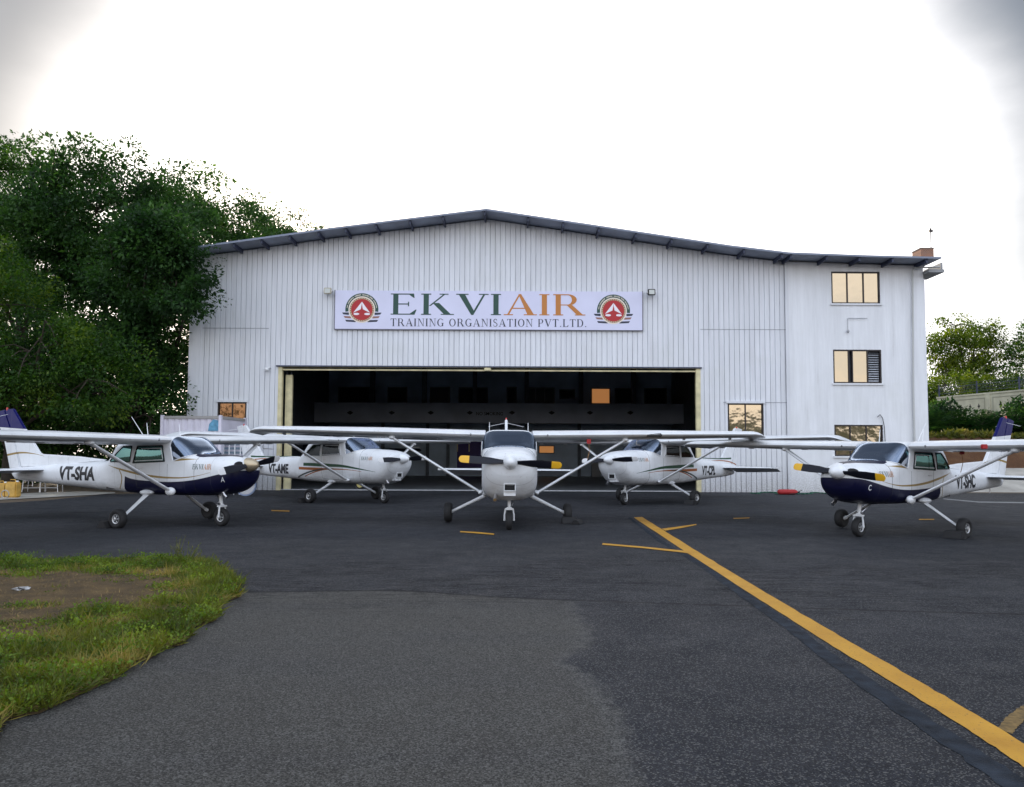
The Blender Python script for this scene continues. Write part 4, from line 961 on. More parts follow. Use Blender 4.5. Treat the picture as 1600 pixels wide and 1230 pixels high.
# door frame, track, part-open leaf
df = MB(); df.box(XD0-.02, XD0+.14, FY-.03, FY+.16, 0, ZD-.001); df.box(XD1-.13, XD1+.05, FY-.03, FY+.16, 0, ZD-.001)
df.box(XD0-.02, XD1+.05, FY-.03, FY+.16, ZD, ZD+.035); df.box(XD0+.145, XD1-.135, FY+.02, FY+.12, ZD-.13, ZD-.07)
hb(df, 'door_frame', M_cream, smooth=0)
dt = MB(); dt.box(XD0-.1, XD1+.1, FY-.10, FY-.035, ZD+.01, ZD+.06); hb(dt, 'door_track', M_purl, smooth=0)
xl0, xl1 = at(445, 680, FY+.4).x, at(455.5, 680, FY+.4).x; zl = at(450, 586, FY+.4).z
dl = MB(); dl.box(xl0, xl1, FY+.35, FY+.50, .02, zl); dlo = hb(dl, 'door_leaf', M_cream, smooth=0)
r_ = MB(); r_.box(xl0+.03, xl0+.07, FY+.38, FY+.42, zl, zl+.28); r_.box(xl1-.07, xl1-.03, FY+.38, FY+.42, zl, zl+.28); r_.build('door_roller', M_purl, dlo, smooth=0)
xc = at(762, 580, FY).x; bkx = MB(); bkx.box(xc-.13, xc+.13, FY-.12, FY+.10, ZD-.12, ZD-.01); hb(bkx, 'track_bracket', M_cream, smooth=0)
th = MB(); th.box(XD0+.12, XD1-.12, FY+.10, FY+.34, .004, .035); hb(th, 'threshold', mat('threshold_reflection', (.42, .43, .44), .5, var=.2), smooth=0)  # threshold rail; its pale colour paints in the bright reflection line there
# interior
fi = MB(); fi.sheet([(XL+.13, FY+.02, .002), (XM+.09, FY+.02, .002), (XM+.09, YB, .002), (XL+.13, YB, .002)]); hb(fi, 'hangar_floor', M_floor, smooth=0)
bw = MB(); bw.box(XL+.12, XM+.1, YB, YB+.2, 0, 9.5); bw.add([(XL, YB+.1, 9.5), (XM, YB+.1, 9.5), (XM, YB+.1, roofz(XM)-.06), (rp[2].x, YB+.1, roofz(rp[2].x)-.06), (XL, YB+.1, roofz(XL)-.06)], [(0, 1, 2, 3, 4)]); hb(bw, 'rear_wall', M_intr, smooth=0)
for q in ((XL+.13, XL+.16, FY+.25, YB, .02, 9.2), (XM+.05, XM+.09, FY+.3, YB, .02, 9.2), (XL+.2, XD0-.15, FY+.23, FY+.25, .01, 9.2), (XD1+.15, XM, FY+.36, FY+.38, .01, 9.2)): lin = MB(); lin.box(*q); hb(lin, 'inner_lining', M_intd, smooth=0)
mz = MB(); zf0, zf1 = at(760, 661, 50).z, at(760, 630, 50).z; mx0, mx1 = at(478, 645, 50).x, XM
mz.box(XL+.2, XM, 50, 50.15, zf0, zf1); mz.box(XL+.2, XM, 50.15, YB, zf0+.1, zf0+.3); mez = hb(mz, 'mezzanine', M_fascia, smooth=0)
for u in (547, 612, 673, 734, 800, 862, 922, 985):
    p = at(u, 645, 49.97); dm = MB(); dm.prism([(p.x-.22, p.z), (p.x, p.z+.13), (p.x+.22, p.z), (p.x, p.z-.13)], 49.97, 49.995); dm.build('diamond_mark', M_black, mez, smooth=0)
v, f = sans_mesh('NO SMOKING', 1.75, .22, .01); p = at(744, 649, 49.98); me = bpy.data.meshes.new('wall_lettering'); me.from_pydata([(p.x+a, 49.985, p.z+b_) for a, b_, c in v], [], f); me.materials.append(M_black); link('wall_lettering', me, mez)
for u in (500, 582, 663, 742, 823, 908, 990):
    p = at(u, 600, 53.5); cm = MB(); cm.box(p.x-.13, p.x+.13, 53.3, 53.9, zf1-.9, 9.3); hb(cm, 'wall_column', M_intd, smooth=0)
for u in (502, 598, 668, 700, 823, 905): p = at(u, 700, 53.8); cm = MB(); cm.box(p.x-.10, p.x+.10, 53.7, 53.98, 0, zf0+.1); hb(cm, 'wall_column', M_intd, smooth=0)
M_lit = mat('lit_blind', (.5, .28, .12), .8); M_lit.node_tree.nodes['Principled BSDF'].inputs['Emission Color'].default_value = (1, .42, .14, 1); M_lit.node_tree.nodes['Principled BSDF'].inputs['Emission Strength'].default_value = .15
M_glassd = mat('inner_dark_glass', (.012, .014, .02), .12)
M_glassb = mat('inner_blue_glass', (.022, .035, .04), .2)
def iwin(u0, v0, u1, v1, m, Y=YB, nm='inner_window', split=1):
    a, b_ = at(u0, v1, Y-.05), at(u1, v0, Y-.05); mb = MB(); x0, x1, z0, z1 = a.x, b_.x, a.z, b_.z; t = .06
    mb.box(x0-t, x1+t, Y-.08, Y-.02, z1, z1+t); mb.box(x0-t, x1+t, Y-.08, Y-.02, z0-t, z0); mb.box(x0-t, x0, Y-.08, Y-.02, z0, z1); mb.box(x1, x1+t, Y-.08, Y-.02, z0, z1)
    for i in range(1, split): xx = x0+(x1-x0)*i/split; mb.box(xx-.03, xx+.03, Y-.08, Y-.045, z0, z1)
    w = hb(mb, nm, M_intd, smooth=0); g_ = MB(); g_.box(x0, x1, Y-.04, Y-.025, z0, z1); g_.build('pane', m, w, smooth=0)
for a in ((530, 606, 577, 628, M_glassd), (607, 606, 635, 628, M_glassb), (673, 606, 702, 628, M_glassb, ), (718, 607, 761, 629, M_glassd), (793, 606, 806, 629, M_glassd), (823, 607, 865, 629, M_glassb), (875, 610, 897, 622, M_glassd), (925, 608, 952, 630, M_lit), (962, 608, 990, 629, M_glassb), (1008, 608, 1040, 630, M_glassd)):
    iwin(*a, split=3 if a[0] == 823 else 1)
iwin(843, 697.5, 865, 707.5, M_lit, split=1); 
M_purple = mat('purple_board', (.045, .022, .16), .6, var=.1); a, b_ = at(714, 738, YB-.1), at(757, 690, YB-.1)
pb = MB(); pb.box(a.x, b_.x, YB-.12, YB-.06, a.z, b_.z); pbo = hb(pb, 'panel_door', M_purple, smooth=0)
for u in (714.5, 733): p = at(u, 700, YB-.2); m_ = MB(); m_.box(p.x-.04, p.x+.04, YB-.2, YB-.14, at(u, 706, YB-.2).z, at(u, 694, YB-.2).z); m_.build('handle', M_cream, pbo, smooth=0)
# rafters seen inside
rr = MB()
for Y in (36, 41.5, 47, 52.5):
    for i in range(n-1):
        if rx[i] < XL+.1 or rx[i+1] > XM+.5: continue
        rr.add([(rx[i], Y, rz[i]-.06), (rx[i+1], Y, rz[i+1]-.06), (rx[i+1], Y, rz[i+1]-.5), (rx[i], Y, rz[i]-.5), (rx[i], Y+.15, rz[i]-.06), (rx[i+1], Y+.15, rz[i+1]-.06), (rx[i+1], Y+.15, rz[i+1]-.5), (rx[i], Y+.15, rz[i]-.5)], [(0, 1, 2, 3), (7, 6, 5, 4), (3, 2, 6, 7)])
hb(rr, 'rafter', M_intd, smooth=0)
# wall fittings
cc = MB(); p = at(416, 577, FY-.2); cc.ell((p.x, FY-.16, p.z), (.09, .10, .09)); cc.box(p.x+.05, p.x+.12, FY-.14, FY-.001, p.z+.06, p.z+.12)
o = cc.build('security_camera', M_white); tag(o, 'small white dome camera on the ribbed wall left of the door opening', 'camera')
p = at(1325, 497, AY-.1); q = at(1325, 516, AY-.1); cn = MB(); e_ = at(1356, 497, AY-.1)
cn.tube([(e_.x, AY-.06, p.z), (p.x+.02, AY-.06, p.z), (p.x, AY-.06, p.z-.03), (p.x, AY-.06, q.z)], .012, 6); cn.ell((p.x, AY-.08, q.z-.04), (.05, .05, .07))
tag(cn.build('wall_conduit', mat('conduit_grey', (.35, .36, .38), .6)), 'thin bent conduit ending in a small bulb between the upper two plastered wall windows', 'conduit')
cn = MB(); P_ = [at(u, v, AY-.06) for u, v in ((1371, 652), (1375, 648), (1379, 653), (1382, 668), (1383, 690))]; cn.tube([tuple(p) for p in P_], .014, 6)
tag(cn.build('cable', M_black), 'short black cable looping down beside the lowest plastered wall window', 'cable')
# brick stub and mast on roof corner
rb = empty('rooftop_stub', 'small unplastered brick stub on the right end of the roof', 'brick stub', at(1444, 400, 32)); rbp = Vector(rb.location)
def brick():
    m, t, b = newmat('brick_work'); N = NT(t); co = N.n('ShaderNodeTexCoord'); bt = N.n('ShaderNodeTexBrick'); bt.inputs['Scale'].default_value = 5; N.l(co.outputs['Object'], bt.inputs['Vector'])
    bt.inputs['Color1'].default_value = (.30, .12, .06, 1); bt.inputs['Color2'].default_value = (.20, .09, .05, 1); bt.inputs['Mortar'].default_value = (.35, .32, .28, 1)
    mp_ = N.n('ShaderNodeMapping'); mp_.inputs['Rotation'].default_value = (R(90), 0, 0); N.l(co.outputs['Object'], mp_.inputs[0]); N.l(mp_.outputs[0], bt.inputs['Vector']); N.l(bt.outputs[0], b.inputs['Base Color']); b.inputs['Roughness'].default_value = .9; return m
mb = MB(); mb.box(-.24, .30, -.2, .5, -.15, .27); mb.build('brick_body', brick(), rb, smooth=0); mb = MB(); mb.box(-.27, .33, -.23, .53, .272, .30); mb.build('coping', M_conc, rb, smooth=0)
am = empty('roof_mast', 'thin pale mast with small fitting rising behind the brick stub on the roof', 'mast', (at(1455, 395, 33))); zt = at(1454, 357, 33).z-am.location.z
mb = MB(); mb.tube([(0, 0, -.3), (0, 0, zt-.1)], .022, 8); mb.build('pole', mat('pole_galv', (.16, .155, .15), .6), am)
mb = MB(); mb.box(-.08, .08, -.05, .05, zt-.16, zt-.10); mb.ell((0, 0, zt-.05), (.04, .04, .07)); mb.tube([(-.12, 0, zt-.08), (.12, 0, zt-.08)], .012, 6); mb.build('lamp_head', M_brown, am)

# ------------------------------------------------------------------ name board
SY = FY-.07
c0, c1 = at(523.5, 484, SY), at(1003.5, 487, SY); zt, zb_ = at(763, 455, SY).z, at(763, 515, SY).z
sb = empty('sign_board', 'long pale lilac name board with green and orange lettering above the hangar door', 'sign', ((c0.x+c1.x)/2, SY, zb_))
def sl_(mb, name, m, **k): o = mb.build(name, m, sb, smooth=0, **k); o.location = -Vector(sb.location); return o
mb = MB(); mb.box(c0.x, c1.x, SY-.012, SY+.03, zb_, zt); sl_(mb, 'board', mat('sign_lilac', (.66, .67, .84), .45, var=.04, vscale=1))
mb = MB()
for a in (c0.x-.03, c1.x+.002): mb.box(a, a+.028, SY-.02, SY+.035, zb_-.03, zt+.02)
mb.box(c0.x, c1.x, SY-.02, SY+.035, zb_-.03, zb_-.002); sl_(mb, 'board_frame', mat('sign_frame_grey', (.12, .12, .15), .5))
def put(polys, name, m, x0, x1, z0, z1, tw, y, span=None):
    vf, ff = poly_mesh(polys); me = bpy.data.meshes.new(name); me.from_pydata([(x0+a/tw*(x1-x0)-sb.location.x, y-c-SY, z0+b_*(z1-z0)-sb.location.z) for a, b_, c in vf], [], ff); me.materials.append(m); return link(name, me, sb)
polys, tw, sp_ = serif_text('EKVIAIR', .04); k4 = sum(s[2] for s in sp_[:4])
xa, xb = at(609, 476, SY).x, at(914, 476, SY).x; z1, z0 = at(760, 459.5, SY).z, at(760, 492.5, SY).z
put(polys[:k4], 'lettering', M_green, xa, xb, z0, z1, tw, SY-.016); put(polys[k4:], 'lettering', M_orange, xa, xb, z0, z1, tw, SY-.016)
polys, tw, sp_ = serif_text('TRAINING ORGANISATION PVT.LTD.', .10)
M_navyl = mat('letter_navy', (.02, .025, .05), .5)
k0 = 0
for wd in ('TRAINING ', 'ORGANISATION ', 'PVT.LTD.'):
    k1 = k0+len(wd); a_ = sum(s[2] for s in sp_[:k0]); b_ = sum(s[2] for s in sp_[:k1]); put(polys[a_:b_], 'lettering', M_navyl, at(610, 505, SY).x, at(917, 505, SY).x, at(760, 510.5, SY).z, at(760, 498.5, SY).z, tw, SY-.016); k0 = k1
def emblem(u, v):
    p = at(u, v, SY); k = 1/38.7; cx, cz = p.x, p.z; y = SY-.016
    def ring(r0, r1, m, yy, a0=0, a1=360, nm='emblem'):
        vs = []; n = 56
        for i in range(n+1):
            a = R(a0+(a1-a0)*i/n); vs += [(cx+r0*k*math.cos(a), yy, cz+r0*k*math.sin(a)), (cx+r1*k*math.cos(a), yy, cz+r1*k*math.sin(a))]
        mb = MB(); mb.add(vs, [(2*i, 2*i+1, 2*i+3, 2*i+2) for i in range(n)]); return mb
    E_ = empty('emblem', None, None); E_.parent = sb; E_.location = (0, 0, 0)
    def e(mb, m, nm): o = mb.build(nm, m, E_, smooth=0); o.location = -Vector(sb.location); return o
    e(ring(21, 26, None, y, -8, 188), M_green, 'outer_arc'); e(ring(19.2, 21, None, y-.002), M_cream_, 'ring'); e(ring(16.6, 19.2, None, y-.002), mat('ring_tan', (.35, .22, .12), .6), 'ring'); e(ring(.01, 16.7, None, y-.003), mat('emblem_red', (.42, .012, .018), .5), 'red_disc')
    mb = MB()
    for i in range(32):
        a = 2*math.pi*i/32; r = 17.9*k; mb.box(cx+r*math.cos(a)-.013, cx+r*math.cos(a)+.013, y-.006, y-.0045, cz+r*math.sin(a)-.013, cz+r*math.sin(a)+.013)
    rnd = random.Random(3)
    for i in range(44):
        a = R(172-164*i/43); r = 23.4*k
        if i in (3, 13, 21, 29, 34): continue
        w = rnd.uniform(.008, .014); h_ = rnd.uniform(.016, .03); mb.box(cx+r*math.cos(a)-w, cx+r*math.cos(a)+w, y-.006, y-.003, cz+r*math.sin(a)-h_, cz+r*math.sin(a)+h_)
    e(mb, M_cream_, 'dot_ring')
    mb = MB(); y3 = y-.007
    mb.sheet([(cx+a*k, y3, cz+b*k) for a, b in ((0, 12.5), (-13.5, -5), (-1.6, .5), (-.3, 8))]); mb.sheet([(cx+a*k, y3, cz+b*k) for a, b in ((.01, 12.5), (.3, 8), (1.6, .5), (13.0, -5))])
    for s in (-1, 1): mb.sheet([(cx+(s*8.5+4.6*math.cos(t))*k, y3, cz+(-7+1.8*math.sin(t))*k) for t in [2*math.pi*i/14 for i in range(14)]])
    e(mb, mat('emblem_white', (.85, .8, .85), .5), 'delta_wing')
    for (x0_, x1_, za, m_) in ((20.5, 31, -6.5, M_navyl), (17, 28.5, -12, mat('stripe_brown', (.30, .15, .12), .6)), (9.5, 26, -18, M_navyl)):
        mb = MB()
        for s in (-1, 1): mb.sheet([(cx+s*x0_*k, y-.0005, cz+(za-2.0)*k), (cx+s*(x1_-2)*k, y-.0005, cz+(za-1.2)*k), (cx+s*x1_*k, y-.0005, cz+(za+1.8)*k), (cx+s*(x0_-1)*k, y-.0005, cz+(za+(1.2 if za < -10 else 1.9))*k)])
        e(mb, m_, 'wing_stripe')
M_cream_ = mat('emblem_cream', (.8, .72, .62), .5)
emblem(565.5, 484); emblem(958.5, 486)
# floodlights
for u, v, m_, lab in ((512, 455, mat('flood_beige', (.45, .42, .33), .6), 'beige box floodlight left of the name board'), (1018, 457, M_black, 'black framed floodlight right of the name board')):
    p = at(u, v, FY-.3); fo = empty('floodlight', lab, 'floodlight', (p.x, FY-.3, p.z))
    mb = MB(); mb.box(-.15, .15, -.06, .05, -.12, .13); mb.build('housing', m_, fo, bevel=.02)
    mb = MB(); mb.box(-.11, .11, -.068, -.061, -.085, .09); mb.build('lens', mat('flood_lens', (.55, .58, .55), .15), fo, smooth=0)
    mb = MB(); mb.box(-.19, -.16, -.03, .03, -.02, .02); mb.box(.16, .19, -.03, .03, -.02, .02); mb.box(-.19, .19, .08, .11, -.03, .03); mb.box(-.19, -.16, .03, .11, -.02, .02); mb.box(.16, .19, .03, .11, -.02, .02); mb.box(-.03, .03, .11, .30, -.03, .03); mb.build('bracket', M_steel, fo, smooth=0)

# ------------------------------------------------------------------ vegetation
def leaf_mat(name, c1, c2, c3, trans=.45, nscale=.75):
    m, t, b = newmat(name); N = NT(t); co = N.n('ShaderNodeNewGeometry'); ri = co.outputs['Random Per Island']
    n1 = N.noise(co.outputs['Position'], nscale, 4, .6)
    f = N.m('ADD', N.m('MULTIPLY', ri, .22), N.m('MULTIPLY', N.rng(n1, .34, .66), .78))
    col = N.ramp(f, [(.15, c1), (.55, c2), (.95, c3)])
    N.l(col, b.inputs['Base Color']); b.inputs['Roughness'].default_value = .55; b.inputs['Specular IOR Level'].default_value = .3
    tl = N.n('ShaderNodeBsdfTranslucent'); hs = N.n('ShaderNodeHueSaturation'); hs.inputs['Hue'].default_value = .485; hs.inputs['Saturation'].default_value = 1.15; hs.inputs['Value'].default_value = 1.6
    N.l(col, hs.inputs['Color']); N.l(hs.outputs[0], tl.inputs[0])
    mx = N.n('ShaderNodeMixShader'); mx.inputs[0].default_value = trans; N.l(b.outputs[0], mx.inputs[1]); N.l(tl.outputs[0], mx.inputs[2]); N.l(mx.outputs[0], t.nodes['Material Output'].inputs[0])
    return m
M_leafA = leaf_mat('leaf_dark', (.011, .034, .010), (.026, .072, .018), (.065, .150, .034))
M_leafB = leaf_mat('leaf_mid', (.013, .038, .010), (.032, .084, .018), (.085, .170, .034))
M_leafC = leaf_mat('leaf_bright', (.016, .046, .009), (.036, .095, .014), (.12, .185, .026))
M_leafD = leaf_mat('leaf_yellow', (.030, .062, .008), (.075, .130, .014), (.18, .23, .026))
M_leafE = leaf_mat('frond_green', (.006, .020, .007), (.016, .048, .012), (.045, .090, .018))
M_bark = mat('bark', (.035, .028, .022), .95, var=.35, vscale=6, bump=.8, bscale=18)
M_twig = mat('twig_bark', (.045, .035, .025), .95)
def quads(P, D, U, L, W):
    """diamond leaves: base P, direction D, side U"""
    L = L[:, None]; W = W[:, None]; a = P; c = P+D*L; m_ = P+D*L*.45; b_ = m_+U*W*.5; d_ = m_-U*W*.5
    return np.stack([a, b_, c, d_], 1).reshape(-1, 3)
def np_mesh(name, V, nper, m):
    n = len(V)//nper; me = bpy.data.meshes.new(name); me.vertices.add(len(V)); me.vertices.foreach_set('co', V.astype(np.float32).ravel())
    me.loops.add(len(V)); me.loops.foreach_set('vertex_index', np.arange(len(V), dtype=np.int32)); me.polygons.add(n); me.polygons.foreach_set('loop_start', np.arange(0, len(V), nper, dtype=np.int32))
    try: me.polygons.foreach_set('loop_total', np.full(n, nper, dtype=np.int32))
    except Exception: pass
    me.materials.append(m); me.update(calc_edges=True); me.validate(); return me
def unit(a): return a/np.maximum(np.linalg.norm(a, axis=1, keepdims=True), 1e-9)
def crown_points(rng, blobs, ncl, shell=.55):
    vol = np.array([b[3]*b[4]*b[5]*(b[6] if len(b) > 6 else 1) for b in blobs]); vol = vol**.8/np.sum(vol**.8); pick = rng.choice(len(blobs), ncl, p=vol); B = np.array([b[:6] for b in blobs])[pick]
    d = unit(rng.normal(size=(ncl, 3))); r = rng.uniform(shell**3, 1, ncl)**(1/3)*(1+.16*rng.normal(size=ncl))
    return B[:, :3]+d*B[:, 3:]*r[:, None], d
def tree(name, label, base, blobs, ncl, per, leaf0, m, seed, csize=.45, trunk_r=.22, group=None, shell=.5, limbs=9, droop=.25, cat='tree', twigs=True):
    leaf = leaf0*.60; per = int(per*2.6); csize *= 1.04; ncl = int(ncl*.78)
    rng = np.random.RandomState(seed); base = Vector(base); root = empty(name, label, cat, base, 0, group)
    c, d = crown_points(rng, blobs, ncl, shell)
    # holes: drop clusters where a coarse random field is low, so that sky shows through in patches
    ph = rng.uniform(0, 6.28, (5, 3)); fr = rng.normal(size=(5, 3))*.9
    fld = sum(np.sin(c@fr[i]+ph[i, 0]) for i in range(5)); f2 = np.sin(c[:, 0]*2.3+ph[0, 1])*np.sin(c[:, 2]*2.6+ph[1, 1])+.6*np.sin(c[:, 0]*1.1+c[:, 2]*1.7+ph[2, 1]); keep = (fld > -1.7) & (f2 < .62); c, d = c[keep], d[keep]; ncl = len(c)
    sz = csize*rng.uniform(.6, 1.45, ncl)
    n = ncl*per; ci = np.repeat(np.arange(ncl), per); off = rng.normal(size=(n, 3)); off /= np.maximum(1, np.linalg.norm(off, axis=1)/1.5)[:, None]
    P = c[ci]+off*sz[ci][:, None]*np.array([1, 1, .55]); P[:, 2] -= (off[:, 0]**2+off[:, 1]**2)*sz[ci]*droop*.4
    D = unit(rng.normal(size=(n, 3))*.8+off*.6+d[ci]*.4+np.array([0, 0, -droop])); U = unit(np.cross(D, rng.normal(size=(n, 3))*.6+np.array([0, 0, 1])))
    cl_s = rng.uniform(.62, 1.35, ncl); L = leaf*rng.uniform(.6, 1.35, n)*cl_s[ci]; V = quads(P, D, U, L, L*rng.uniform(.42, .7, n))
    me = np_mesh('crown', V-np.array(base), 4, m); link('crown', me, root)
    # trunk, limbs to the blobs, and twigs to clusters
    mb = MB(); cen = Vector(np.mean([b[:3] for b in blobs], axis=0)); top = Vector((cen.x*.6+base.x*.4, cen.y*.6+base.y*.4, base.z+(cen.z-base.z)*.75))-base
    rr = random.Random(seed); kx, ky = rr.uniform(-.4, .4), rr.uniform(-.3, .3)
    tp = [Vector((0, 0, -.1)), Vector((kx*.3, ky*.3, top.z*.3)), Vector((top.x*.5+kx, top.y*.5+ky, top.z*.65)), top]; mb.tube([tuple(p) for p in tp], [trunk_r*1.25, trunk_r, trunk_r*.75, trunk_r*.45], 10)
    mb.build('trunk', M_bark, root, smooth=60)
    lm = MB(); nodes = []
    for i in range(limbs):
        b_ = blobs[i % len(blobs)]; tgt = Vector((b_[0]+rr.uniform(-.6, .6)*b_[3], b_[1]+rr.uniform(-.6, .6)*b_[4], b_[2]+rr.uniform(-.2, .7)*b_[5]))-base
        s = tp[1].lerp(tp[3], rr.uniform(.1, 1)); md = s.lerp(tgt, .5)+Vector((rr.uniform(-.4, .4), rr.uniform(-.3, .3), rr.uniform(-.1, .5)))
        lm.tube([tuple(s), tuple(md), tuple(tgt)], [trunk_r*.42, trunk_r*.26, trunk_r*.08], 6); nodes += [s.lerp(md, .6), md, md.lerp(tgt, .5), tgt]
    if twigs:
        for k in range(min(ncl, 70)):
            q = Vector(c[rng.randint(ncl)])-base; nd = min(nodes, key=lambda p: (p-q).length)
            if (nd-q).length < 4: lm.tube([tuple(nd), tuple(nd.lerp(q, .5)+Vector((0, 0, .15))), tuple(q)], [.035, .022, .01], 4)
    lm.build('branch', M_twig, root, smooth=60)
    return root
G_L = 'large trees on the left side of the hangar'
tree('broadleaf_tree', 'tallest dark green tree at the far left, loose top against grey sky', (-23.5, 38, 0), [(-24.6, 37, 14.0, 3.2, 3, 2.9), (-22.8, 37, 11.6, 2.6, 3, 2.8), (-26.5, 37, 9.5, 3.2, 3, 4.2), (-23.2, 38, 8.2, 2.8, 3, 3.2), (-28.5, 38, 13, 3, 3, 3.5)], 1150, 44, .27, M_leafB, 11, .42, .3, G_L)
tree('broadleaf_tree', 'broad dark tree leaning over the left corner of the hangar wall', (-17.2, 35.5, 0), [(-18.4, 33.5, 12.2, 3.0, 3, 2.7), (-15.3, 33.0, 11.2, 2.4, 2.6, 2.4), (-17.2, 33.5, 8.5, 3.4, 2.8, 3.0), (-14.9, 30.8, 8.6, 1.9, 1.7, 2.5), (-12.7, 29.0, 8.3, 1.15, .9, 1.5, 1.6), (-12.2, 28.8, 7.3, .8, .7, .9, 1.8), (-20.5, 34, 11.0, 2.5, 2.5, 3.2), (-13.7, 28.9, 9.6, 1.25, .8, 1.15, 2.6), (-12.9, 29.0, 8.9, .8, .6, 1.0, 2.0), (-14.7, 31.5, 6.0, 1.5, 2, 2.2)], 1700, 46, .25, M_leafA, 12, .42, .32, G_L, limbs=16)
tree('broadleaf_tree', 'rounded green tree behind the hangar eave, sunlit at its rim', (-18.5, 46, 0), [(-19.2, 45, 14.2, 3.3, 3.2, 3.8), (-16.4, 47, 13.0, 2.2, 3, 3.6), (-21, 46, 10, 3.2, 3, 3.6)], 900, 42, .30, M_leafB, 13, .5, .3, G_L)
tree('broadleaf_tree', 'green tree further behind, crown sloping down to the roof edge', (-17.5, 54, 0), [(-18.2, 54, 16.2, 2.7, 3, 3.6), (-15.8, 56, 15.6, 1.7, 2.2, 3.0), (-18, 55, 10, 3, 3, 4)], 620, 40, .32, M_leafB, 14, .5, .28, G_L)
tree('slender_tree', 'sparse thin tree whose small top shows above the left roof slope', (-17.2, 62, 0), [(-17.6, 62, 19.6, 1.2, 1.6, 1.7), (-16.2, 62, 18.9, 1.4, 1.6, 1.5), (-18.6, 62, 17, 1.5, 1.6, 2.2)], 150, 26, .30, M_leafB, 15, .42, .18, G_L, limbs=14)
tree('feathery_tree', 'bright yellowish green tree in front at the left edge', (-18.6, 28.5, 0), [(-18.4, 27.3, 6.3, 2.0, 2.2, 2.5), (-16.4, 27, 5.1, 1.9, 1.9, 1.5), (-20.6, 27.5, 6.8, 2.0, 2, 2.2), (-14.4, 27.2, 3.9, 1.6, 1.6, 1.5), (-19, 27, 3.6, 2.6, 1.8, 1.6)], 900, 50, .19, M_leafC, 16, .38, .2, G_L)
tree('understorey_tree', 'low dark tree filling the shade beside the hangar corner', (-15.8, 31.5, 0), [(-15.2, 30.6, 4.2, 1.8, 1.5, 2.2), (-17.5, 31.5, 4.8, 2.4, 1.8, 2.4), (-13.9, 29.6, 2.9, .8, .8, 1.2, 1.3)], 640, 46, .22, M_leafA, 17, .4, .18, G_L)
tree('understorey_tree', 'low shadowy tree behind the parked blue and white tail', (-22, 32.5, 0), [(-21.5, 32, 4.5, 2.8, 1.8, 2.6), (-25, 32.5, 4.8, 2.6, 2, 2.8), (-19.3, 33, 3.6, 2.2, 1.6, 2.4)], 560, 44, .24, M_leafA, 18, .42, .2, G_L)
tree('understorey_tree', 'deep background tree closing the view under the big crowns', (-19, 41, 0), [(-17, 40.5, 4.2, 3, 2, 3.4), (-22.5, 41, 5.0, 3.4, 2, 4.0), (-28, 41, 5.4, 3.6, 2, 4.6)], 620, 40, .32, M_leafA, 19, .55, .2, G_L)
# dark thicket below the crowns
def thicket(name, label, x0, x1, Y, z0, h, n, m, seed, L=.5, d=1.2, slope=0):
    rng = np.random.RandomState(seed); x = rng.uniform(x0, x1, n); y = Y+slope*(x-x0)+rng.uniform(-d, d, n); hh = h*(.75+.3*np.sin(x*1.3+seed)+.15*np.sin(x*3.1)); zz = z0+hh*rng.uniform(0, 1, n)**.8
    P = np.stack([x, y, zz], 1); D = unit(rng.normal(size=(n, 3))+np.array([0, -.3, .5])); U = unit(np.cross(D, rng.normal(size=(n, 3)))); Ls = L*rng.uniform(.5, 1.3, n)
    return tag(link(name, np_mesh(name, quads(P, D, U, Ls, Ls*.42), 4, m)), label, 'undergrowth', kind='stuff')
thicket('undergrowth', 'black-green tangle of undergrowth below the left trees', -36, -13.6, 36.5, 0, 3.6, 15000, M_leafA, 4, .34, 1.4)
# leafy slope on the right: palm-like fronds
def fronds(label, cx, cy, z, r, h, seed, m=M_leafE, n=26, group='frond bushes along the right bank'):
    rng = np.random.RandomState(seed); Vs = []
    for k in range(n):
        a = rng.uniform(0, 6.28); el = rng.uniform(.35, 1.35); b = np.array([cx+rng.normal()*r*.3, cy+rng.normal()*r*.25, z]); d0 = np.array([math.cos(a)*math.cos(el), math.sin(a)*math.cos(el), math.sin(el)]); L = h*rng.uniform(.75, 1.25)
        T = np.linspace(.12, 1, 16); pts = b+np.outer(T, d0)*L; pts[:, 2] -= (T**2)*L*.38*math.cos(el)+T**3*.15*L
        sd = np.cross(d0, [0, 0, 1]); sd /= np.linalg.norm(sd)
        for s in (1, -1):
            D = unit(np.tile(s*sd*.9+d0*.55, (16, 1))+rng.normal(size=(16, 3))*.12+np.array([0, 0, -.25])); U = unit(np.cross(D, np.tile(np.cross(sd, d0), (16, 1)))); Ls = .52*np.sin(np.linspace(.5, 2.9, 16))*rng.uniform(.8, 1.2, 16)
            Vs.append(quads(pts, D, U, Ls, np.full(16, .055)))
    root = empty('frond_bush', label, 'bush', (cx, cy, z), 0, group); link('fronds', np_mesh('fronds', np.concatenate(Vs)-np.array([cx, cy, z]), 4, m), root)
    mb = MB(); rr = random.Random(seed)
    for k in range(5): a = rr.uniform(0, 6.28); mb.tube([(0, 0, -.1), (math.cos(a)*.15, math.sin(a)*.15, h*.25), (math.cos(a)*.4, math.sin(a)*.4, h*.5)], [.05, .035, .02], 5)
    mb.build('stem', M_twig, root)
xs_ = np.linspace(23.0, 34, 10)
place = ['just right of the white building corner', 'second from the building corner', 'third from the building corner', 'left of the blue fin top', 'directly behind the blue fin top', 'right of the blue fin top', 'below the wall pilaster', 'near the right picture edge', 'at the right picture edge', 'beyond the right picture edge']
for i, x in enumerate(xs_): fronds('dark frond bush on the bank, '+place[i], x, 42.3+.5*math.sin(i*2.1), 2.75, .8, 1.75+.2*math.sin(i*1.7), 30+i, n=40)
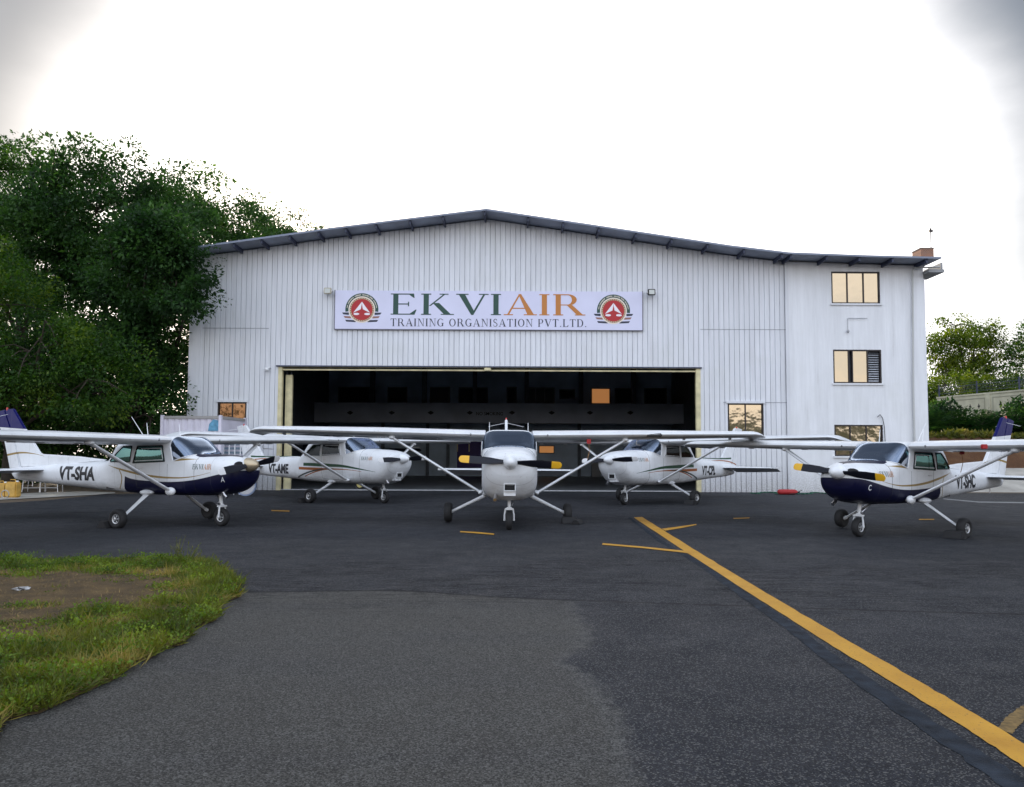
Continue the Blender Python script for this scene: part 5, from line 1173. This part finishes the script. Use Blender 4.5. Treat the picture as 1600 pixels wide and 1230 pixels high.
thicket('ground_cover', 'dense dark leafy ground cover behind the frond bushes', 18, 44, 43.6, 2.6, 1.9, 17000, M_leafE, 8, .30, .9)
thicket('grass_strip', 'yellowish long grass edging the top of the earth bank', 17.4, 44, 39.4, 2.35, .34, 9000, leaf_mat('dry_grass', (.05, .07, .012), (.13, .14, .03), (.26, .22, .07)), 9, .30, .7)
G_R = 'trees beyond the boundary wall on the right'
tree('open_tree', 'open-crowned tree with visible limbs right of the white building', (35.8, 60, 3.5), [(34.2, 60, 10.6, 1.8, 2, 1.8), (36.8, 60, 10.9, 1.9, 2, 1.8), (35.6, 60, 8.6, 1.8, 2, 1.5), (33.6, 60, 8.1, 1.2, 1.6, 1.5), (38.0, 60, 9.2, 1.3, 1.6, 1.4)], 400, 36, .28, M_leafD, 41, .42, .2, G_R, shell=.2, limbs=18)
tree('open_tree', 'denser darker tree at the right picture edge behind the wall', (41.2, 58, 3.5), [(39.2, 58, 8.8, 1.9, 2.2, 2.4), (41.0, 58, 10.0, 2.1, 2.2, 2.2), (42.8, 58, 9.2, 2.3, 2.2, 2.8), (45.5, 58, 8.8, 2.6, 2.4, 3.0)], 620, 38, .30, M_leafC, 42, .45, .26, G_R, limbs=14)
tree('low_tree', 'low yellow green bushy tree beside the building corner', (33.5, 56, 3.4), [(32.6, 56, 6.0, 1.9, 1.8, 1.7), (35.2, 56, 6.0, 1.8, 1.8, 1.5), (30.6, 57, 5.4, 1.6, 1.8, 1.6)], 420, 38, .26, M_leafD, 43, .4, .14, G_R)
tree('low_tree', 'low dark green tree behind the pilaster of the cream wall', (38.4, 56, 3.4), [(38.0, 56, 6.0, 1.8, 1.8, 1.6), (41.5, 56, 6.4, 2.2, 1.8, 1.8), (44.5, 55, 6.4, 2.2, 1.8, 1.8)], 420, 38, .28, M_leafB, 44, .42, .14, G_R)

# boundary wall with panels, and wire fence on it
A_, B_ = at(1464, 621, 52), at(1640, 604.5, 44.2); wz = A_.z; dv = Vector((B_.x-A_.x, B_.y-A_.y, 0)); LW = dv.length
bwl = empty('boundary_wall', 'cream panelled boundary wall above the bank on the right', 'wall', (A_.x, A_.y, 3.0), math.atan2(dv.y, dv.x)); hw = wz-3.0
M_wallc = mat('cream_wall', (.52, .50, .38), .8, var=.18, vscale=1.5)
mb = MB(); mb.box(0, LW+8, 0, .18, -.3, hw-.08); mb.box(-.02, LW+8.05, -.05, .23, hw-.08, hw+.02); mb.build('wall_body', M_wallc, bwl, smooth=0)
i = 0; k = 1.0
while k < LW+7:
    mb = MB(); mb.box(k, k+.28, -.07, -.001, -.3, hw-.085); mb.build('pilaster', M_wallc, bwl, smooth=0)
    mb = MB(); a, b_ = k+.42, k+2.75
    for q in ((a, b_, hw-.32, hw-.27), (a, b_, .5, .55)): mb.box(q[0], q[1], -.022, -.001, q[2], q[3])
    mb.box(a, a+.05, -.021, -.002, .55, hw-.32); mb.box(b_-.05, b_, -.021, -.002, .55, hw-.32); mb.build('panel_moulding', mat('cream_wall_shade', (.36, .35, .27), .8), bwl, smooth=0)
    mb = MB()
    for x in (k+.95, k+1.65, k+2.3): mb.box(x-.03, x+.03, -.012, -.001, hw-.95, hw-.65); mb.box(x-.09, x-.031, -.012, -.001, hw-.84, hw-.76); mb.box(x+.031, x+.09, -.012, -.001, hw-.84, hw-.76)
    mb.build('vent_slot', M_black, bwl, smooth=0); k += 2.9
wf = empty('wire_fence', 'barbed wire coils and posts along the top of the cream wall', 'fence', (A_.x, A_.y, wz), math.atan2(dv.y, dv.x))
for k in (0.1, 3.1, 6.1, 9.1, 12.1, 15): mb = MB(); mb.box(k-.035, k+.035, .06, .12, 0, .82); mb.build('post', M_purl if k < 9 else M_steel, wf, smooth=0)
mb = MB()
for z in (.2, .4, .6, .78): mb.tube([(0, .09, z), (LW+7, .09, z)], .007, 4)
pts = [(t/10*.3, .09+.22*math.sin(t), .42+.24*math.cos(t)) for t in np.arange(0, (LW+7)*33, .55)]; mb.tube(pts, .006, 3); mb.build('wire', M_purl, wf, smooth=0)

# ------------------------------------------------------------------ verge on the left
EDGE = [(-260, 884), (-100, 880), (0, 876), (60, 879), (150, 878), (240, 877), (290, 876), (330, 884), (358, 898), (368, 912), (362, 928), (345, 948), (322, 972), (285, 1000), (230, 1032), (185, 1056), (150, 1072), (105, 1092), (60, 1112), (25, 1130), (0, 1146), (-120, 1210), (-300, 1330)]
EP = [gnd(u, v) for u, v in EDGE]; rj = random.Random(4); poly = []
for a, b_ in zip(EP, EP[1:]):
    m_ = max(1, int((b_-a).length/.12)); poly += [(a.x+(b_.x-a.x)*k/m_+rj.gauss(0, .03)+.07*math.sin(len(poly)*.9+k*1.1), a.y+(b_.y-a.y)*k/m_+rj.gauss(0, .03)+.07*math.sin(len(poly)*1.7+k*.8)) for k in range(m_)]
N8 = next(i for i, q in enumerate(poly) if q[0] > gnd(330, 884).x-.08)
vb = MB(); cen = (sum(p[0] for p in poly)/len(poly), sum(p[1] for p in poly)/len(poly))
ring1 = [(x, y, .006) for x, y in poly]; ring2 = [(cen[0]+(x-cen[0])*.93, cen[1]+(y-cen[1])*.93, .035) for x, y in poly]; n = len(poly)
vb.add(ring1+ring2+[(cen[0], cen[1], .05)], [(i, (i+1) % n, n+(i+1) % n, n+i) for i in range(n)]+[(n+i, n+(i+1) % n, 2*n) for i in range(n)])
tag(vb.build('verge', M_dirt, smooth=60), kind='structure')
def pip(px, py, P):
    P = np.array(P); r = np.zeros(len(px), bool); j = len(P)-1
    for i in range(len(P)):
        c = ((P[i, 1] > py) != (P[j, 1] > py)) & (px < (P[j, 0]-P[i, 0])*(py-P[i, 1])/(P[j, 1]-P[i, 1]+1e-12)+P[i, 0]); r ^= c; j = i
    return r
def edist(px, py, P):
    P = np.array(P); d = np.full(len(px), 1e9)
    for i in range(len(P)-1):
        a, b_ = P[i], P[i+1]; ab = b_-a; t = np.clip(((px-a[0])*ab[0]+(py-a[1])*ab[1])/(ab@ab), 0, 1); d = np.minimum(d, np.hypot(px-a[0]-t*ab[0], py-a[1]-t*ab[1]))
    return d
rng = np.random.RandomState(77)
def field(x, y): return .5+.25*np.sin(x*2.1+1.3*np.sin(y*1.7))+.25*np.sin(y*3.3+x*1.1+2)+.18*np.sin(x*7.3-y*5.1)
lushedge = poly[N8:]; topedge = poly[:N8+1]
def scatter(n, seed, mind=0):
    r = np.random.RandomState(seed); P = np.array(poly); x = r.uniform(-7.2, P[:, 0].max()+.05, n); y = r.uniform(2.3, P[:, 1].max()+.05, n); k = pip(x, y, poly); return x[k], y[k]
def density(x, y):
    dt = edist(x, y, topedge); f = field(x, y); ex = ((x+5.6)/1.85)**2+((y-7.5)/1.55)**2
    f3 = field(x*2.7+1, y*2.9); lush = np.clip((ex-.55)/1.5+(f-.5)*.9+(f3-.5)*1.0, 0, 1); top = np.clip(.8-dt/.5, 0, .7)*f; return np.clip(np.maximum(lush, top)+.22*f*f3, 0, 1), lush
x, y = scatter(260000, 5); dn, lush = density(x, y); r = rng.uniform(0, 1, len(x)); k = r < dn**1.3*.75; x, y, dn, lush = x[k], y[k], dn[k], lush[k]; n = len(x)
endk = np.clip((x+4.6)/1.2, 0, 1); h = (.020+.045*lush+.05*endk*np.clip(field(x*4, y*4), 0, 1))*rng.uniform(.5, 1.5, n); P = np.stack([x, y, np.full(n, .012)], 1)
D = unit(np.stack([rng.normal(size=n)*.9, rng.normal(size=n)*.9, np.ones(n)*.55], 1)); U = unit(np.cross(D, rng.normal(size=(n, 3))))
grassV = quads(P, D, U, h*1.3, np.full(n, .0075)*rng.uniform(.6, 1.5, n))
# taller ragged tufts, mostly along the tarmac edge and at the blunt right end
tx, ty = scatter(9000, 21); de = edist(tx, ty, lushedge); kk = rng.uniform(0, 1, len(tx)) < np.clip(.16-de*.25, .004, .16)*np.clip(.5+(tx+4.4)*.5, .35, 1.6); tx, ty = tx[kk], ty[kk]
ti = np.repeat(np.arange(len(tx)), 34); nt_ = len(ti); hh = (.05+.11*rng.uniform(0, 1, len(tx))**1.5)[ti]*rng.uniform(.5, 1.2, nt_)
Pt = np.stack([tx[ti]+rng.normal(size=nt_)*.035, ty[ti]+rng.normal(size=nt_)*.035, np.full(nt_, .01)], 1); Dt = unit(np.stack([rng.normal(size=nt_)*.45, rng.normal(size=nt_)*.45, np.ones(nt_)], 1)); Ut = unit(np.cross(Dt, rng.normal(size=(nt_, 3))))
grassV = np.concatenate([grassV, quads(Pt, Dt, Ut, hh*1.15, np.full(nt_, .008)*rng.uniform(.6, 1.5, nt_))])
# leafy weeds: small leaflets up to a few centimetres above the soil, mounding
x2, y2 = scatter(230000, 6); dn2, l2 = density(x2, y2); k = rng.uniform(0, 1, len(x2)) < l2*.8; x2, y2, l2 = x2[k], y2[k], l2[k]; n2 = len(x2)
mound = np.clip(field(x2*3.1, y2*3.3), 0, 1.2)
P2 = np.stack([x2+rng.normal(size=n2)*.03, y2+rng.normal(size=n2)*.03, .01+.13*l2*mound*rng.uniform(.2, 1, n2)], 1); D2 = unit(rng.normal(size=(n2, 3))+np.array([0, 0, .35])); U2 = unit(np.cross(D2, rng.normal(size=(n2, 3)))); L2_ = rng.uniform(.014, .034, n2)
M_grass = leaf_mat('verge_grass', (.050, .066, .010), (.125, .150, .022), (.34, .27, .08), .35, 1.6)
M_weed = leaf_mat('verge_weeds', (.035, .068, .009), (.10, .175, .017), (.22, .30, .035), .35, 2.5)
tag(link('grass', np_mesh('grass', grassV, 4, M_grass)), 'patchy green grass growing over the dry verge beside the tarmac', 'grass', kind='stuff')
tag(link('weeds', np_mesh('weeds', quads(P2, D2, U2, L2_, L2_*.6), 4, M_weed)), 'low leafy weeds spilling over the edge of the verge', 'weeds', kind='stuff')
x3, y3 = scatter(150000, 9); n3 = len(x3); P3 = np.stack([x3, y3, np.full(n3, .03)+rng.uniform(0, .012, n3)], 1); D3 = unit(np.stack([rng.normal(size=n3), rng.normal(size=n3), rng.uniform(-.1, .25, n3)], 1)); U3 = unit(np.cross(D3, np.tile([0, 0, 1.], (n3, 1))))
tag(link('dry_litter', np_mesh('dry_litter', quads(P3, D3, U3, rng.uniform(.02, .07, n3), rng.uniform(.003, .008, n3)), 4, mat('straw', (.23, .155, .055), .9, var=.4, vscale=8))), 'dry brown straw and clippings lying over bare soil of the verge', 'straw', kind='stuff')
def weed(label, u, v, hgt, seed, n=9, m=M_grass, rad=.10, name='tall_weed'):
    rr = random.Random(seed); p = gnd(u, v); root = empty(name, label, 'weed', (p.x, p.y, .0), 0, 'taller weeds standing at the verge edge'); mb = MB(); lf_ = MB()
    for i in range(n):
        a = rr.uniform(0, 6.28); l = rr.uniform(.05, rad); hh = hgt*rr.uniform(.5, 1); b_ = Vector((math.cos(a)*l*.4, math.sin(a)*l*.4, 0)); t = Vector((math.cos(a)*l*1.4, math.sin(a)*l*1.4, hh)); md = b_.lerp(t, .5)+Vector((0, 0, hh*.12))
        mb.tube([tuple(b_), tuple(md), tuple(t)], [.004, .003, .0012], 4)
        for q in range(7):
            c_ = b_.lerp(md, q/4) if q < 4 else md.lerp(t, (q-3)/3.5); d_ = Vector((rr.uniform(-1, 1), rr.uniform(-1, 1), rr.uniform(0, .8))).normalized(); s_ = d_.cross(Vector((0, 0, 1))).normalized()*.006; l_ = rr.uniform(.03, .07)
            lf_.sheet([tuple(c_), tuple(c_+d_*l_*.5+s_), tuple(c_+d_*l_), tuple(c_+d_*l_*.5-s_)])
    mb.build('stem', m, root); lf_.build('leaves', m, root, smooth=0)
weed('tallest thin weed with drooping head at the top edge of the verge', 274, 882, .42, 1, 5, M_grass, .10)
weed('bushy weed tuft right of the tallest weed', 290, 883, .26, 2, 22, M_grass, .22)
weed('thin weed near the blunt right end of the verge', 325, 896, .24, 3, 14, M_grass, .20)
weed('small forked weed on the middle of the upper verge edge', 190, 882, .18, 4, 9, M_weed, .14)
weed('low weed tuft left of the middle on the upper verge edge', 136, 882, .17, 5, 9, M_weed, .14)
weed('leafy weed tuft at the left picture edge of the verge', 22, 888, .22, 6, 26, M_weed, .30)
weed('leafy tuft right of the one at the left picture edge', 55, 892, .16, 7, 26, M_weed, .28)
p = gnd(30, 929); mb = MB(); rj = random.Random(2); mb.add([(rj.uniform(-.09, .09), rj.uniform(-.05, .05), rj.uniform(0, .05)) for _ in range(14)], [tuple(rj.sample(range(14), 3)) for _ in range(16)]); tag(mb.build('litter', mat('crumpled_white', (.42, .42, .42), .7, var=.3, vscale=20), loc=(p.x, p.y, .04)), 'crumpled pale litter scrap lying on the bare verge soil', 'litter')

# ------------------------------------------------------------------ aircraft
AC = {}
AC['C'] = make_aircraft('big', '', 'white high-wing aeroplane facing the camera, yellow-tipped propeller, middle of the five',
    dict(tip=M_yellow, prop=R(-3.2), whip=.24, rake=.02, landing=True, elev=.42, flap=.12), (-.079, 16.58), R(-88.9), roll=R(-.35))
AC['SHA'] = make_aircraft('small', 'VT-SHA', 'navy, gold and white aeroplane marked VT-SHA with brass-coloured spinner, front left',
    dict(spinner=M_gold, prop=R(8), side_glass=G_teal, regx=-2.93, regz=.86, regh=.30, len=1.30, ekx=1.17, ekz=1.14, ekw=.46, noseletter='A', rearwhip=-.1, tip=M_tipwhite, flap=.06), (-7.13, 15.98), R(-22.8), roll=R(.5))
AC['SHC'] = make_aircraft('small', 'VT-SHC', 'navy, gold and white aeroplane marked VT-SHC with yellow-tipped propeller, front right',
    dict(prop=R(-5.5), zs=.955, xs=.96, side_glass=G_teal, regx=-2.72, regz=.84, regh=.30, len=1.22, ekx=1.17, ekz=1.14, ekw=.42, noseletter='C', rearwhip=.1, tip=M_yellow, flap=.06), (7.40, 14.77), R(-144.0), roll=R(-.5))
AC['AME'] = make_aircraft('big', 'VT-AME', 'white aeroplane with green and orange swooshes marked VT-AME, rear left',
    dict(zs=.967, prop=R(2), regx=-3.45, regz=.80, regh=.32, len=1.22, ekx=1.27, ekz=1.27, ekw=.46, tip=M_tipwhite, frame=M_white), (-5.186, 24.0), R(-36.8), 1.04)
AC['CPL'] = make_aircraft('big', 'VT-CPL', 'white aeroplane with green and orange swooshes marked VT-CPL, rear right',
    dict(zs=.967, prop=R(2), regx=-3.15, regz=.80, regh=.32, len=1.15, ekx=1.27, ekz=1.27, ekw=.46, tip=M_tipwhite, frame=M_white, elev=.42), (4.508, 23.988), R(-132.8), 1.04)
AC['IN'] = make_aircraft('small', '', 'dark blue aeroplane standing in shadow deep inside the hangar', dict(paint='navy', prop=R(4)), (-8.6, 45.2), R(-30), 1.0, group='parked light aircraft')

# wheel chocks
def chock(label, c, rz, s=1.0):
    o = empty('wheel_chock', label, 'chock', (c[0], c[1], 0), rz, 'wheel chocks on the apron'); mb = MB()
    mb.prism([(-.14*s, 0), (.14*s, 0), (.06*s, .13*s), (-.05*s, .14*s)], -.16, .16); mb.build('block', M_rubber, o, bevel=.012)
    mb = MB(); mb.tube([(.0, .15, .05), (.03, .19, .012), (.10, .20, .012), (.13, .12, .012)], .008, 5); mb.build('rope', M_panel, o)
def wheelpos(k, lx, ly):
    o = AC[k]; h = o.rotation_euler.z; s = o.scale[0]; return (o.location.x+s*(lx*math.cos(h)-ly*math.sin(h)), o.location.y+s*(lx*math.sin(h)+ly*math.cos(h))), h
for k, lx, ly, lab in (('C', .22, 1.30, 'black chock before the right-hand wheel of the middle aeroplane'), ('SHA', -.26, -1.17, 'black chock behind the near main wheel of VT-SHA'),
        ('SHC', .26, 1.17, 'black chock ahead of the near main wheel of VT-SHC'), ('AME', -.28, -1.28, 'black chock behind the near main wheel of VT-AME'), ('CPL', .27, 1.28, 'black chock at the near main wheel of VT-CPL')):
    c, h = wheelpos(k, lx, ly); chock(lab, c, h)
c, h = wheelpos('C', .34, 1.46); chock('second black chock lying right of the middle aeroplane wheel', c, h+1.2, .7)
# red flags hanging under wings
def ribbon(label, p, L_, cord=.35):
    o = empty('warning_ribbon', label, 'ribbon', p, 0, 'red warning ribbons on the wings'); mb = MB(); mb.box(-.045, .045, -.012, .012, -L_, 0); mb.build('red_flag', M_red, o, bevel=.006)
    mb = MB(); mb.tube([(0, 0, -L_), (.01, .0, -L_-cord*.5), (-.03, .01, -L_-cord)], .006, 5); mb.build('cord', mat('cord_tan', (.4, .2, .08), .8), o)
pC = at(920, 686, 16.1); ribbon('red ribbon with tan cord under the middle aeroplane wing', tuple(pC), .10, .33)
pS = at(1503, 702, 14.6); ribbon('red ribbon with tan cord hanging behind the VT-SHC wing', tuple(pS), .10, .34)
pS = at(1538, 698, 12.86); o = empty('pitot_cover', 'small red cover on the leading edge of the VT-SHC wing', 'cover', tuple(pS)); mb = MB(); mb.box(-.05, .05, -.02, .03, -.04, .04); mb.build('cover', M_red, o, bevel=.01)

# ------------------------------------------------------------------ things beside the hangar
M_cont = mat('container_white', (.60, .58, .66), .6, var=.12, vscale=2); ct = empty('container', 'white corrugated container cabin beside the left end of the hangar', 'container', (at(318, 760, 28.2).x, 28.2, 0), R(-4))
hw_, hd, ch = 1.06, 1.05, 2.78; mb = MB(); xs_ = []; k = -hw_
while k < hw_: xs_ += [(k, 0), (k+.12, 0), (k+.15, .03), (k+.20, .03)]; k += .235
xs_ = [q for q in xs_ if q[0] < hw_]+[(hw_, 0)]
for (a, da), (b_, db) in zip(xs_, xs_[1:]): mb.add([(a, -hd+da, .15), (b_, -hd+db, .15), (b_, -hd+db, ch-.1), (a, -hd+da, ch-.1)], [(0, 1, 2, 3)])
mb.build('front_panel', M_cont, ct, smooth=0)
mb = MB(); mb.box(-hw_, hw_, -hd+.04, hd, .15, ch-.1); mb.build('shell', M_cont, ct, smooth=0)
mb = MB(); mb.box(-hw_-.03, hw_+.03, -hd-.03, hd+.03, ch-.098, ch); mb.build('roof', mat('container_roof', (.30, .29, .28), .8), ct, smooth=0)
mb = MB()
for sx in (-1, 1):
    for sy in (-1, 1): mb.box(sx*hw_-.05, sx*hw_+.05, sy*hd-.05, sy*hd+.05, .02, ch+.03)
mb.build('corner_post', M_cont, ct, smooth=0)
mb = MB(); mb.prism([(.62, 2.25), (1.0, 2.25), (1.0, 2.62), (.80, 2.66), (.66, 2.5)], -hd-.012, -hd-.004); mb.build('blue_mark', mat('faded_blue', (.10, .28, .42), .7, var=.3, vscale=8), ct, smooth=0)
cage = empty('metal_rack', 'blue-grey slatted rack with white posts beside the container', 'rack', (at(357, 760, 27.4).x, 27.4, 0)); mb = MB()
for k in range(7): mb.box(-.62+k*.2, -.59+k*.2, -.02, .02, 0, 2.05)
mb.build('post', M_white, cage, smooth=0); mb = MB()
for k in range(13): mb.box(-.62, .62, .03, .05, .1+k*.15, .18+k*.15)
mb.build('slat', mat('slat_blue_grey', (.12, .17, .22), .6), cage, smooth=0)
dr = empty('round_sign', 'white round board with a blue band leaning against the hangar foot', 'sign', (at(384, 756, 26.6).x, 26.6, 0), R(6)); Rr = .33
mb = MB(); mb.lathe([(-.02, Rr-.035), (.0, Rr-.02), (.03, Rr-.02)], 40, 'Y', (0, 0, Rr+.02)); mb.build('disc', mat('board_white', (.72, .73, .76), .4), dr)
mb = MB(); mb.lathe([(.0, Rr-.022), (-.03, Rr-.01), (-.03, Rr+.02), (.12, Rr+.02), (.12, Rr-.022)], 40, 'Y', (0, 0, Rr+.02), cap=False); mb.build('rim', mat('rim_blue_white', (.30, .38, .55), .4), dr)
mb = MB(); mb.box(-.17, .17, -.028, -.0215, Rr+.06, Rr+.10); mb.build('blue_band', mat('band_blue', (.03, .12, .40), .4), dr, smooth=0)
# yellow cans and a low stand at the far left
def can(label, u, v, Y_, s=1.0, rz=0):
    p = gnd(u, v); o = empty('jerry_can', label, 'can', (p.x, p.y, .004), rz, 'yellow plastic cans by the path'); m = mat('can_yellow', (.50, .30, .06), .5, var=.25, vscale=5)
    mb = MB(); mb.box(-.19*s, .19*s, -.13, .13, .0, .46*s); mb.build('body', m, o, bevel=.04)
    mb = MB(); mb.tube([(-.12*s, 0, .44*s), (-.10*s, 0, .52*s), (.06*s, 0, .52*s), (.08*s, 0, .44*s)], .016, 6); mb.build('handle', m, o)
    mb = MB(); mb.lathe([(0, .04), (.05, .04)], 12, 'Z', (.13*s, 0, .45*s)); mb.build('cap', M_white, o)
can('yellow plastic can at the very left picture edge', 1, 777, 0, 1.0, .2); can('larger yellow plastic can, right one of the pair on the left', 20, 777.5, 0, 1.1, -.15)
p = gnd(10, 778.5); o = empty('tyre_ring', 'small pale ring leaning between the two yellow cans', 'ring', (p.x, p.y-.1, 0)); mb = MB(); mb.tube([(.12*math.cos(t), .03, .13+.12*math.sin(t)) for t in [2*math.pi*i/20 for i in range(21)]], .02, 6, cap=False); mb.build('hoop', M_conc, o)
for lab, u in (('low white metal stand under the VT-SHA tail, left of two', 53), ('low white metal stand under the VT-SHA tail, right of two', 80)):
    p = gnd(u, 768.8); o = empty('metal_stand', lab, 'stand', (p.x, p.y, .0), .1, 'low metal stands'); s_ = .32
    for sx in (-1, 1):
        for sy in (-1, 1): mb = MB(); mb.tube([(sx*s_, sy*.2, 0), (sx*s_*.92, sy*.18, .42)], .018, 6); mb.build('leg', M_rim, o)
    mb = MB(); mb.tube([(-s_, -.2, .16), (s_, -.2, .16)], .014, 6); mb.tube([(-s_*.92, -.18, .42), (s_*.92, -.18, .42), (s_*.92, .18, .42), (-s_*.92, .18, .42), (-s_*.92, -.18, .42)], .018, 6); mb.build('frame', M_rim, o)
# red extinguisher and green hose by the end block
p = gnd(1231, 773); o = empty('fire_extinguisher', 'red fire extinguisher lying at the foot of the white wall', 'extinguisher', (p.x, p.y, .1), R(-8))
mb = MB(); mb.lathe([(-.38, .03), (-.34, .085), (-.30, .10), (.25, .10), (.32, .07), (.36, .03)], 20, 'X'); mb.build('cylinder', M_red, o)
mb = MB(); mb.tube([(.34, 0, 0), (.43, 0, 0)], .028, 8); mb.tube([(.40, 0, .02), (.52, 0, .07)], .012, 6); mb.tube([(.38, .02, 0), (.30, -.12, -.05), (.05, -.14, -.07)], .014, 6); mb.build('valve', M_black, o)
mb = MB(); rr = random.Random(9); pts = []
for i in range(120):
    t = i/119; q = gnd(1172+135*t+8*math.sin(t*31), 771.2+1.3*math.sin(t*23)+rr.uniform(-.3, .3)); pts.append((q.x, min(q.y, 30.8), .02))
mb.tube(pts, .018, 6); tag(mb.build('garden_hose', mat('hose_green', (.01, .12, .06), .5)), 'green hose snaking along the foot of the white wall', 'hose')
# dim clutter inside the hangar
p = gnd(915, 741); o = empty('fridge', 'small white cabinet standing at the back of the dark hangar', 'cabinet', (p.x, 53.0, 0)); mb = MB(); mb.box(-.3, .3, -.25, .25, .0, 1.05); mb.build('body', mat('cabinet_grey', (.22, .23, .24), .5), o, bevel=.02); mb = MB(); mb.box(.2, .23, -.28, -.255, .5, .8); mb.build('handle', M_steel, o)
p = gnd(548, 768); o = empty('drum', 'small yellow-ended drum lying behind the VT-AME propeller', 'drum', (p.x, 32.2, .2)); mb = MB(); mb.lathe([(-.2, .15), (-.2, .18), (.3, .18)], 20, 'Y', (0, 0, 0)); mb.build('shell', M_black, o); mb = MB(); mb.lathe([(-.215, .12), (-.205, .13)], 20, 'Y', (0, 0, 0)); mb.build('end_cap', mat('drum_yellow', (.5, .42, .15), .6), o)
